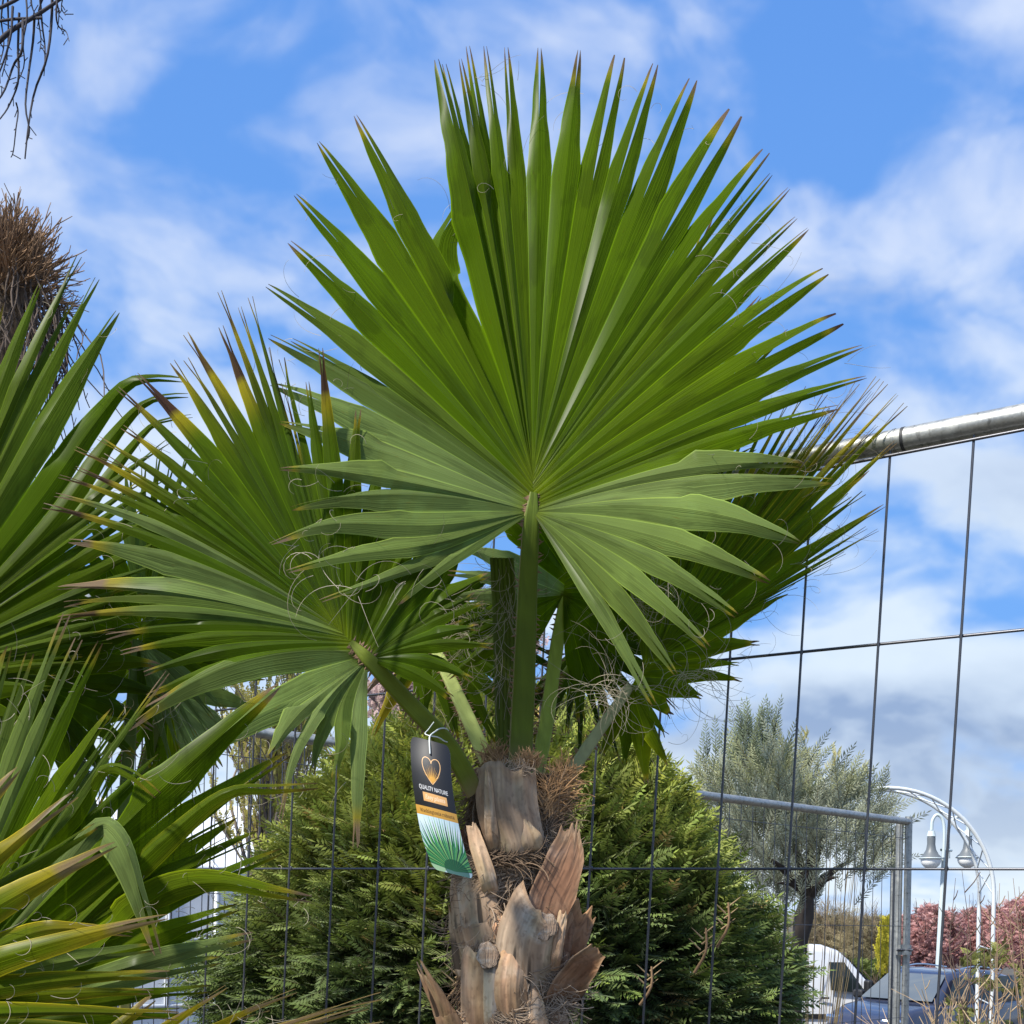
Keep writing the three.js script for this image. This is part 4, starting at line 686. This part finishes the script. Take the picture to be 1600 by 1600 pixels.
{ // bare stems with swollen buds
  const twigs = (label, x, y0, spots, Z, seed, col) => {
    const t = thing('bare_shrub', label, 'shrub', undefined), R = rng(seed), base = P(x, y0, Z), m = new MB(true); base.y = groundY(-Z);
    for (const [tx, ty] of spots) { const e = P(tx, ty, Z + (R() - .5) * .2), pts = smooth([base.clone().add(V((R() - .5) * .12, 0, 0)), base.clone().lerp(e, .45).add(V((R() - .5) * .2, 0, (R() - .5) * .1)), base.clone().lerp(e, .75).add(V((R() - .5) * .09, 0, (R() - .5) * .1)), e], 12); m.tube(pts, (k) => .0042 * (1.25 - k), 5, sc(col, .7 + R() * .6)); for (let k = 7; k < 12; k++) { const d = V((k % 2 ? 1 : -1) * (.4 + R() * .4), .6, (R() - .5) * .6).normalize(), L = .03 + R() * .09; m.tube([pts[k], pts[k].clone().addScaledVector(d, L * .6), pts[k].clone().addScaledVector(d, L).add(V(0, .015, 0))], (q) => .0028 * (1.2 - q * .5), 4, sc(col, .6 + R() * .6)); } }
    m.mesh('stem', M.fibre, t); settle(t, base);
  };
  twigs('thin bare stems with dark buds in front of the arch legs', 1535, 1750, [[1493, 1372], [1503, 1360], [1515, 1398], [1528, 1378], [1545, 1415], [1560, 1440], [1480, 1460]], 6.0, 61, [.13, .09, .065]);
  twigs('tan bare twigs at the right edge above the budding shrub', 1620, 1750, [[1562, 1380], [1575, 1392], [1583, 1372], [1592, 1385], [1600, 1400], [1612, 1376], [1570, 1440]], 5.6, 62, [.30, .20, .12]);
  twigs('pale tan stems standing in front of the blue car', 1520, 1760, [[1440, 1520], [1460, 1560], [1500, 1500], [1530, 1520], [1555, 1490], [1575, 1530], [1490, 1555], [1540, 1560], [1590, 1500]], 5.9, 63, [.46, .34, .20]);
}

// ---------------------------------------------------------------- weeping tree on the left, bare twigs above
{
  const t = thing('weeping_tree', 'bare brown mop-headed weeping tree at the left edge under the sky', 'tree'), R = rng(501), Z = 6.5, c = P(10, 440, Z), base = V(c.x - .05, groundY(-Z), -Z), m = new MB(true), col = [.21, .15, .10];
  m.tube(smooth([base, P(-5, 1100, Z), P(6, 700, Z), P(14, 560, Z), c], 22), (k) => .085 - .02 * k, 12, [.10, .072, .05]);
  for (let k = 0; k < 26; k++) { const e = P(14 + (R() - .5) * 30, 700 - R() * 60, Z - .06), pts = smooth([e, P(14 + (R() - .5) * 34, 560, Z - .1), P(10 + (R() - .5) * 70, 430, Z - .1)], 8); m.tube(pts, .010, 5, sc([.14, .10, .066], .6 + R() * .8)); }
  m.mesh('trunk', M.fibre, t);
  const n = new MB(true);
  for (let i = 0; i < 470; i++) {                                  // twigs rise, fan outwards and fork towards the ends
    const az = R() * 2 * Math.PI, el = lerp(-.2, 1.5, Math.pow(R(), .8)), dir = V(Math.cos(az) * Math.cos(el), Math.sin(el), Math.sin(az) * Math.cos(el)), L = (.265 + .05 * R()) * (1 + .25 * Math.sin(el)), s = c.clone().add(V((R() - .5) * .1, -.12 + (R() - .5) * .2, (R() - .5) * .1)), pts = [s], d = dir.clone().multiplyScalar(.7).add(V(0, .8, 0)).normalize();
    for (let k = 0; k < 9; k++) { d.lerp(dir, .3).add(V((R() - .5) * .26, (R() - .5) * .22, (R() - .5) * .26)).normalize(); pts.push(pts[k].clone().addScaledVector(d, L / 7.5)); }
    n.tube(pts, (q) => .005 * (1.15 - q * .6), 4, (q) => sc(mixc(col, [.27, .165, .09], q), .75 + .5 * hash2(i, 3)));
    for (const k of [4, 5, 6, 7, 8]) { const e = d.clone().add(V(R() - .5, R() - .4, R() - .5).multiplyScalar(1.2)).normalize(), f = pts[k].clone().addScaledVector(e, .035 + R() * .03); n.tube([pts[k], f, f.clone().addScaledVector(e.add(V((R() - .5) * .8, .2, 0)).normalize(), .035)], (q) => .0028 * (1.1 - q * .4), 3, sc([.27, .17, .10], .7 + R() * .7)); }
  }
  for (let i = 0; i < 210; i++) {                                  // hanging strands
    const az = R() * 2 * Math.PI, rr = .08 + .21 * Math.sqrt(R()), p = c.clone().add(V(Math.cos(az) * rr, .02 - R() * .25, Math.sin(az) * rr)), pts = [p], d = V(Math.cos(az) * .4, -1, Math.sin(az) * .4).normalize(), L = .25 + R() * .62 * (R() < .4 ? 1 : .5);
    for (let k = 0; k < 8; k++) { d.add(V((R() - .5) * .7, -.16, (R() - .5) * .7)).normalize(); pts.push(pts[k].clone().addScaledVector(d, L / 8)); if (R() < .4) n.tube([pts[k], pts[k].clone().add(V((R() - .5) * .09, (R() - .3) * .06, (R() - .5) * .08))], .0022, 3, sc([.10, .075, .06], .8 + R() * .5)); }
    n.tube(pts, (q) => .0042 * (1.1 - q * .5), 4, sc([.115, .085, .065], .7 + R() * .7));
  }
  n.mesh('twig', M.fibre, t, 'stuff'); settle(t, base);
}
{
  const t = thing('overhanging_tree', 'dark leafless hanging twigs of a tree entering at the top left corner', 'tree'), R = rng(521), Z = 4.4, m = new MB(true), n = new MB(true), col = [.045, .042, .05];
  const tb = P(-900, 200, Z); m.tube(smooth([V(tb.x, 0, tb.z), tb, P(-500, -300, Z), P(-200, -60, Z)], 18), (k) => .09 * (1.1 - k * .75), 9, col); m.mesh('trunk', M.fibre, t);
  const bough = smooth([P(-200, -60, Z), P(-40, 85, Z), P(20, 46, Z), P(60, 22, Z), P(98, -4, Z)], 22), b2 = smooth([P(-200, -60, Z), P(-60, 36, Z), P(20, 30, Z), P(66, 28, Z)], 12), b3 = smooth([P(-200, -60, Z), P(-20, 16, Z), P(60, -20, Z), P(110, -34, Z)], 12); n.tube(bough, (q) => .010 * (1.1 - q * .6), 6, col); n.tube(b2, .005, 5, col); n.tube(b3, .006, 5, col);
  const hang = (x, y, path, r) => { const pts = smooth([P(x, y, Z), ...path.map(([a, b]) => P(a, b, Z + (R() - .5) * .1))], 14); n.tube(pts, (q) => r * (1.15 - q * .6), 4, col); for (let k = 3; k < 14; k += 1) if (R() < .55) { const e = pts[k].clone().add(V((R() - .5) * .05, (R() - .6) * .05, (R() - .5) * .05)); n.tube([pts[k], e], .0018, 3, col); } };
  hang(82, -20, [[80, 40], [72, 95], [55, 140], [44, 200], [39, 248]], .0045); hang(54, 20, [[52, 60], [44, 120], [40, 170], [46, 205], [40, 225]], .004); hang(62, -10, [[66, 40], [70, 70], [70, 98]], .0034);
  hang(36, 30, [[34, 80], [22, 100], [5, 145], [-14, 170]], .0045); hang(20, 10, [[16, 60], [4, 100], [-10, 135]], .004); hang(30, 20, [[28, 80], [28, 130], [14, 165], [0, 186]], .0038); hang(12, -10, [[13, 50], [10, 90], [3, 120]], .003);
  hang(40, -15, [[42, 30], [36, 66], [38, 100], [22, 140]], .003); hang(90, -10, [[88, 28], [92, 42], [102, 48], [108, 64]], .003); hang(88, 0, [[92, 20], [90, 46]], .0025); hang(25, 160, [[28, 172], [25, 200], [20, 240], [17, 246]], .0026); hang(70, -10, [[60, 20], [64, 60], [62, 80]], .003); hang(6, -10, [[2, 30], [6, 70], [-4, 110]], .003); hang(48, -10, [[50, 10], [58, 30]], .003); hang(100, -12, [[96, 10], [102, 24]], .0025);
  n.mesh('twig', M.fibre, t, 'stuff'); settle(t, V(tb.x, 0, tb.z));
}

// ---------------------------------------------------------------- white greenhouse on the left
{
  const gh = thing('greenhouse', 'white glazed greenhouse with pale grey bars behind the left palms', 'greenhouse'), A = P(20, 1420, 13.5), B = P(545, 1420, 15.5), y0 = groundY(-14), eave = 2.3, ridge = 3.2, ex = B.clone().sub(A).setY(0), L = ex.length(); ex.normalize(); const ez = V(-ex.z, 0, ex.x).multiplyScalar(ex.x > 0 ? -1 : 1).negate(); const back = V(ex.z, 0, -ex.x); if (back.z > 0) back.negate();
  const at = (s, y, d = 0) => V(A.x + ex.x * s + back.x * d, y0 + y, A.z + ex.z * s + back.z * d), n = 7, sheet = phys({ color: lin(.86, .88, .90), roughness: .75, transmission: .35, thickness: 0 }), bar = std({ color: lin(.52, .55, .58), roughness: .5, metalness: .3 });
  const slab = (name, a, b, c, d, mat, th) => { const m = new MB(false), nn = b.clone().sub(a).cross(d.clone().sub(a)).normalize().multiplyScalar(th), q = [a, b, c, d], e = q.map((p) => p.clone().add(nn)); const f = (w, x, y, z) => { const i = [w, x, y, z].map((p) => m.v(p, null, p.x, p.y)); m.quad(...i); }; f(...q); f(...e); for (let k = 0; k < 4; k++) f(q[k], q[(k + 1) % 4], e[(k + 1) % 4], e[k]); return m.mesh(name, mat, gh); };
  const rows = [0.05, .75, 1.5, eave];
  for (let i = 0; i < n; i++) for (let r = 0; r < 3; r++) slab('wall_panel', at(L * i / n + .03, rows[r] + .03), at(L * (i + 1) / n - .03, rows[r] + .03), at(L * (i + 1) / n - .03, rows[r + 1] - .03), at(L * i / n + .03, rows[r + 1] - .03), sheet, .012);
  for (let i = 0; i < n; i++) slab('roof_panel', at(L * i / n + .03, eave + .02), at(L * (i + 1) / n - .03, eave + .02), at(L * (i + 1) / n - .03, ridge, 2.2), at(L * i / n + .03, ridge, 2.2), sheet, .012);
  for (const s of [0, L]) slab('end_panel', at(s, 0.05, .05), at(s, .05, 4.3), at(s, eave, 4.3), at(s, eave, .05), sheet, .012);
  slab('back_panel', at(0.05, .05, 4.4), at(L - .05, .05, 4.4), at(L - .05, eave, 4.4), at(0.05, eave, 4.4), sheet, .012); slab('roof_panel', at(0.03, ridge, 2.24), at(L - .03, ridge, 2.24), at(L - .03, eave, 4.4), at(.03, eave, 4.4), sheet, .012);
  for (let i = 0; i <= n; i++) { const m = new MB(false); m.tube([at(L * i / n, 0, -.02), at(L * i / n, eave, -.02), at(L * i / n, ridge, 2.2)], .035, 6); m.mesh('post', bar, gh); }
  for (const y of rows) { const m = new MB(false); m.tube([at(0, y, -.025), at(L, y, -.025)], .028, 6); m.mesh('rail', bar, gh); }
  settle(gh, at(L / 2, 0, 2.2));
}
{ // bare tree with yellow buds between the far fence and the greenhouse
  const t = thing('bare_tree', 'slender bare tree with yellow buds in front of the greenhouse', 'tree'), R = rng(541), Z = 7.6, base = P(395, 1500, Z); base.y = groundY(-Z); const m = new MB(true), ends = [], col = [.20, .16, .125];
  const f = P(405, 1400, Z); m.tube([base, base.clone().lerp(f, .5), f], (k) => .035 - .01 * k, 7, col); for (let i = 0; i < 11; i++) branch(m, f, V((R() - .5) * 1.1, 1, (R() - .5)).normalize(), .72, .014, 3, R, { wob: .35, kids: 3, spread: .45, shrink: .62, lift: .08, color: col }, ends);
  m.mesh('trunk', M.fibre, t); const items = []; for (const [p, d, pts] of ends) for (let k = 0; k < 4; k++) items.push([pts[5 - k % 5].clone().add(V((R() - .5) * .03, (R() - .5) * .03, 0)), V(R() - .5, 1, R() - .5), V(R() - .5, 0, 1), .035 + R() * .03, sc([.55, .47, .12], .7 + R() * .6)]); scatter('bud', sprig(4, .4, .12, .8, 0, 91), leafMat(), t, items); settle(t, base);
}
{
  const t = thing('bare_tree', 'bare pinkish twigged tree seen between the leaf stalks above the conifer', 'tree'), R = rng(547), Z = 9, base = P(720, 1500, Z); base.y = groundY(-Z); const m = new MB(true), ends = [], col = [.26, .18, .15];
  const f = P(720, 1250, Z); m.tube([base, base.clone().lerp(f, .5), f], (k) => .05 - .01 * k, 7, col); for (let i = 0; i < 12; i++) branch(m, f, V((R() - .5) * 1.6, .8, (R() - .5)).normalize(), .62, .014, 3, R, { wob: .35, kids: 3, spread: .45, shrink: .62, lift: .05, color: col }, ends);
  m.mesh('trunk', M.fibre, t); const items = []; for (const [p, d, pts] of ends) for (let k = 0; k < 5; k++) items.push([pts[5 - k].clone().add(V((R() - .5) * .04, (R() - .5) * .04, 0)), V(R() - .5, 1, R() - .5), V(R() - .5, 0, 1), .04 + R() * .03, sc([.60, .42, .40], .7 + R() * .6)]); scatter('blossom', sprig(4, .4, .14, .8, 0, 92), leafMat(), t, items); settle(t, base);
}
// ---------------------------------------------------------------- round garden arch of two hoops
{
  const t = thing('garden_arch', 'round pale metal garden arch of two hoops joined by crossing wires', 'arch'), white = std({ color: lin(.66, .70, .71), roughness: .5, metalness: .1 });
  const hoop = (cx, cy, Z, r) => { const c = P(cx, cy, Z), pts = []; for (let k = 0; k <= 40; k++) { const a = k / 40 * Math.PI; pts.push(c.clone().add(V(Math.cos(a) * r, Math.sin(a) * r, 0))); } const g = groundY(-Z); return [V(c.x + r, g, c.z), ...pts, V(c.x - r, g, c.z)]; };
  const A = hoop(1388, 1396, 11.7, .965), B = hoop(1372, 1392, 12.2, .965); for (const h of [A, B]) { const m = new MB(false); m.tube(h, .019, 8); m.mesh('hoop', white, t); }
  for (let k = 1; k < 41; k += 3) for (const [i, j] of [[k, k + 3], [k + 3, k]]) if (i < 42 && j < 42) { const m = new MB(false); m.tube([A[i], A[i].clone().lerp(B[j], .5), B[j]], .0065, 5); m.mesh('cross_wire', white, t); }
  for (const d of [.5, 1.0, 1.5]) for (const s of [0, 1]) { const i = s ? 41 : 1, m = new MB(false), a = A[i].clone(), b = B[i].clone(); a.y -= d; b.y -= d; m.tube([a, b], .0065, 5); m.mesh('cross_wire', white, t); }
  settle(t, V(A[0].x - .97, groundY(-12), -12));
}
// ---------------------------------------------------------------- street lamp with two bell shades
{
  const t = thing('street_lamp', 'pale double swan neck street lamp with bell shaped shades above the blue car', 'street lamp'), Z = 28, paint = std({ color: lin(.58, .66, .66), roughness: .4, metalness: .1 }), shade = std({ color: lin(.13, .145, .155), roughness: .45 }), glass = phys({ color: lin(.93, .93, .90), roughness: .5, clearcoat: .4 });
  const top = P(1475.5, 1328, Z), base = V(top.x - .12, groundY(-Z), top.z), k = Z / F; let m = new MB(false);
  m.tube([base, base.clone().lerp(top, .35), top], (q) => .085 - .035 * q, 14); m.mesh('pole', paint, t); m = new MB(false); m.tube([base, V(base.x, base.y + .5, base.z)], .13, 14); m.mesh('pole_foot', paint, t);
  const bar = new MB(false); bar.tube([V(top.x - 5 * k, top.y, top.z), V(top.x + 16 * k, top.y, top.z - .2)], .03, 8); bar.mesh('cross_bar', paint, t);
  for (const [s, x0, dz, xl, ye] of [[-1, -3.5, .1, -23, 1334], [1, 14, -.3, 44, 1330]]) {
    const g = new THREE.Group(); g.name = 'lamp_head'; t.add(g); const x = (a) => top.x + a * k, y = (a) => top.y + a * k, z = top.z + dz, arm = smooth([V(x(x0), y(-12), z), V(x(x0), y(36), z), V(x(lerp(x0, xl, .22)), y(50), z), V(x(lerp(x0, xl, .6)), y(54), z), V(x(lerp(x0, xl, .92)), y(46), z), V(x(xl), y(30), z)], 26), a = new MB(false); a.tube(arm, .036, 8); a.mesh('swan_neck', paint, g);
    const bell = new THREE.LatheGeometry([[.05, .62], [.10, .60], [.11, .5], [.105, .36], [.13, .22], [.20, .10], [.29, .02], [.30, -.02], [.27, -.02]].map(([r, h]) => new THREE.Vector2(r * .82, h * .86)), 28), bulb = new THREE.SphereGeometry(.215, 24, 16, 0, 2 * Math.PI, Math.PI * .42, Math.PI * .58); bulb.scale(1, .95, 1);
    const c = V(x(xl), y(-14) + (s > 0 ? 4 * k : 0), z); const sh = put('lamp_shade', bell, shade, g), gl = put('lamp_glass', bulb, glass, g); sh.position.copy(c); gl.position.set(c.x, c.y - .03, c.z);
    const rim = put('rim', new THREE.TorusGeometry(.245, .014, 8, 28), paint, g); rim.rotation.x = Math.PI / 2; rim.position.copy(c); const ring = new THREE.CylinderGeometry(.07, .1, .12, 14), cp = put('collar', ring, paint, g); cp.position.set(c.x, c.y + .54, c.z);
  }
  settle(t, base);
}
// ---------------------------------------------------------------- vehicles in the car park
const paintOf = (r, g, b) => phys({ color: lin(r, g, b), roughness: .38, metalness: .25, clearcoat: 1, clearcoatRoughness: .06 }), glassM = phys({ color: lin(.10, .115, .12), roughness: .04, metalness: 0, clearcoat: 1, clearcoatRoughness: .02, specularIntensity: 1 }), darkGlass = phys({ color: lin(.02, .028, .028), roughness: .08, specularIntensity: .6 }), black = std({ color: lin(.015, .015, .017), roughness: .55 }), chrome = std({ color: lin(.7, .71, .73), roughness: .18, metalness: 1 });
function hull(g, name, mat, rings) {                    // rings of points round the body, joined lengthwise and capped
  const m = new MB(false), n = rings[0].length; m.grid(rings.length, n + 1, (i, j) => [rings[i][j % n], null, j / n, i / rings.length]);
  for (const r of [rings[0], rings[rings.length - 1]]) { const c = r.reduce((a, p) => a.add(p), V(0, 0, 0)).multiplyScalar(1 / n), k = m.v(c, null), f = r.map((p) => m.v(p, null)); for (let j = 0; j < n; j++) m.tri(k, f[j], f[(j + 1) % n]); }
  return m.mesh(name, mat, g);
}
const ringAt = (x, y0, y1, w0, w1, rd) => { const p = [], c = [[w0, y0], [w1, y1], [-w1, y1], [-w0, y0]]; c.forEach(([z, y], k) => { const [pz, py] = c[(k + 3) % 4], [nz, ny] = c[(k + 1) % 4], a = V(0, py - y, pz - z), b = V(0, ny - y, nz - z), q = V(x, y, z), e = Math.min(rd, a.length() * .45), f = Math.min(rd, b.length() * .45), s = q.clone().addScaledVector(a.normalize(), e), u = q.clone().addScaledVector(b.normalize(), f); for (let i = 0; i <= 4; i++) { const t = i / 4; p.push(V(x, 0, 0).addScaledVector(s, (1 - t) ** 2).addScaledVector(q, 2 * t * (1 - t)).addScaledVector(u, t * t).setX(x)); } }); return p; };
function pane(g, name, mat, q, lift = .006) { const n = q[1].clone().sub(q[0]).cross(q[3].clone().sub(q[0])).normalize().multiplyScalar(lift), m = new MB(false), K = 8, c = (u, v, l) => q[0].clone().lerp(q[1], u).lerp(q[3].clone().lerp(q[2], u), v).addScaledVector(n, l); m.grid(K + 1, K + 1, (i, j) => [c(j / K, i / K, 1 + 1.2 * Math.sin(Math.PI * i / K) * Math.sin(Math.PI * j / K)), null, j / K, i / K]); return m.mesh(name, mat, g); }
function wheel(g, x, z, r, s) { const w = new THREE.Group(); w.name = 'wheel'; g.add(w); w.position.set(x, r, z); const ty = put('tyre', new THREE.TorusGeometry(r * .8, r * .24, 12, 30), M.rubber, w), rim = put('rim', new THREE.CylinderGeometry(r * .62, r * .58, .16, 20), chrome, w); rim.rotation.x = Math.PI / 2; ty.scale.z = 1.1; for (let k = 0; k < 5; k++) { const sp = put('spoke', new RoundedBoxGeometry(.05, r * 1.1, .03, 2, .01), black, w); sp.position.z = s * .085; sp.rotation.z = k * Math.PI * .4; } }
{
  const t = thing('parked_car', 'dark blue-grey estate car parked facing left, its pale windscreen towards us', 'car'), body = paintOf(.032, .037, .068);
  const rings = [[-2.2, .42, .78, .68, .60], [-2.14, .34, .98, .80, .72], [-1.8, .30, 1.0, .87, .80], [-.8, .28, 1.0, .9, .84], [.4, .28, 1.0, .9, .84], [.95, .28, .985, .9, .80], [1.5, .30, .93, .88, .76], [1.95, .32, .84, .82, .68], [2.16, .36, .70, .70, .58], [2.22, .42, .60, .62, .54]].map((r) => ringAt(r[0], r[1], r[2], r[3], r[4], .14)); hull(t, 'body', body, rings);
  const cab = [[-2.08, .96, 1.08, .76, .70], [-1.85, .96, 1.42, .80, .62], [-1.2, .96, 1.53, .82, .62], [-.4, .96, 1.56, .83, .63], [.1, .96, 1.52, .83, .62], [.28, .96, 1.46, .82, .60], [.98, .95, 1.0, .80, .72]].map((r) => ringAt(r[0], r[1], r[2], r[3], r[4], .09)); hull(t, 'roof', body, cab);
  const W = (x, y, z) => V(x, y, z);
  pane(t, 'windscreen', glassM, [W(1.0, 1.015, .70), W(1.0, 1.015, -.70), W(.33, 1.45, -.56), W(.33, 1.45, .56)], .02); pane(t, 'rear_window', glassM, [W(-2.1, 1.06, -.64), W(-2.1, 1.06, .64), W(-1.88, 1.40, .54), W(-1.88, 1.40, -.54)], .02);
  for (const s of [1, -1]) for (const [a, b, c, d] of [[.72, -.22, -.22, .28], [-.30, -1.2, -1.2, -.30], [-1.28, -1.9, -1.75, -1.28]]) { const q = [W(a, 1.02, s * .815), W(b, 1.02, s * .815), W(c, 1.42, s * .675), W(d, 1.42, s * .675)]; pane(t, 'side_window', darkGlass, s > 0 ? [q[1], q[0], q[3], q[2]] : q, .012); }
  for (const s of [1, -1]) { wheel(t, 1.42, s * .80, .33, s); wheel(t, -1.35, s * .80, .33, s); const mi = put('wing_mirror', new RoundedBoxGeometry(.12, .15, .22, 3, .05), black, t); mi.position.set(.62, 1.06, s * 1.0); const hl = put('headlight', new RoundedBoxGeometry(.22, .14, .34, 3, .05), chrome, t); hl.position.set(1.99, .70, s * .55); hl.rotation.y = -s * .35; const h = put('door_handle', new RoundedBoxGeometry(.16, .025, .03, 2, .01), chrome, t); h.position.set(-.12, .86, s * .895); const rr = new MB(false); rr.tube(smooth([W(.0, 1.54, s * .55), W(-.6, 1.60, s * .56), W(-1.6, 1.53, s * .55)], 10), .016, 6); rr.mesh('roof_rail', chrome, t); }
  const gr = put('grille', new RoundedBoxGeometry(.06, .16, .8, 3, .03), black, t); gr.position.set(2.18, .54, 0); const bp = put('bumper', new RoundedBoxGeometry(.14, .10, 1.2, 3, .04), std({ color: lin(.65, .68, .70), roughness: .5 }), t); bp.position.set(2.16, .40, 0);
  const seat = put('dashboard', new RoundedBoxGeometry(.3, .08, 1.3, 3, .03), black, t); seat.position.set(.72, 1.0, 0);
  const p = P(1448, 1560, 23); t.position.set(p.x, groundY(-23), -23); t.rotation.y = Math.PI + .72;
}
{
  const t = thing('parked_van', 'white panel van half hidden by the conifer, nose to the right', 'van'), body = paintOf(.80, .81, .82); body.metalness = 0;
  const rings = [[-2.4, .4, 2.02, .92, .84], [-2.3, .32, 2.1, .97, .86], [-.2, .30, 2.12, .98, .86], [.5, .30, 2.10, .98, .84], [.85, .30, 2.0, .98, .80], [1.1, .30, 1.82, .98, .78], [1.35, .30, 1.55, .97, .80], [1.66, .30, 1.22, .96, .80], [2.0, .32, 1.10, .93, .78], [2.4, .36, .96, .86, .72], [2.52, .42, .8, .78, .68]].map((r) => ringAt(r[0], r[1], r[2], r[3], r[4], .17)); hull(t, 'body', body, rings);
  const W = (x, y, z) => V(x, y, z);
  pane(t, 'windscreen', glassM, [W(1.64, 1.25, .74), W(1.64, 1.25, -.74), W(.98, 1.92, -.68), W(.98, 1.92, .68)], .03);
  for (const s of [1, -1]) { const q = [W(1.42, 1.10, s * .925), W(.62, 1.16, s * .945), W(.60, 1.74, s * .885), W(.94, 1.74, s * .87)]; pane(t, 'side_window', darkGlass, s > 0 ? [q[1], q[0], q[3], q[2]] : q, .03); wheel(t, 1.7, s * .85, .34, s); wheel(t, -1.6, s * .85, .34, s); const mi = put('wing_mirror', new RoundedBoxGeometry(.14, .30, .22, 3, .05), black, t); mi.position.set(1.38, 1.24, s * 1.12); const h = put('door_handle', new RoundedBoxGeometry(.18, .04, .03, 2, .01), black, t); h.position.set(.5, 1.0, s * .985); const st = put('side_strip', new RoundedBoxGeometry(3.2, .10, .03, 2, .01), black, t); st.position.set(-.2, .62, s * .985); const hl = put('headlight', new RoundedBoxGeometry(.16, .26, .3, 3, .05), chrome, t); hl.position.set(2.38, .78, s * .6); const sm = put('door_seam', new RoundedBoxGeometry(.012, 1.4, .012, 1, .003), black, t); sm.position.set(.40, 1.1, s * .955); sm.rotation.x = s * .09; }
  const p = P(1226, 1550, 25.2); t.position.set(p.x, groundY(-25.2), -25.2); t.rotation.y = .16; t.scale.setScalar(.92);
}

renderer.render(scene, camera);
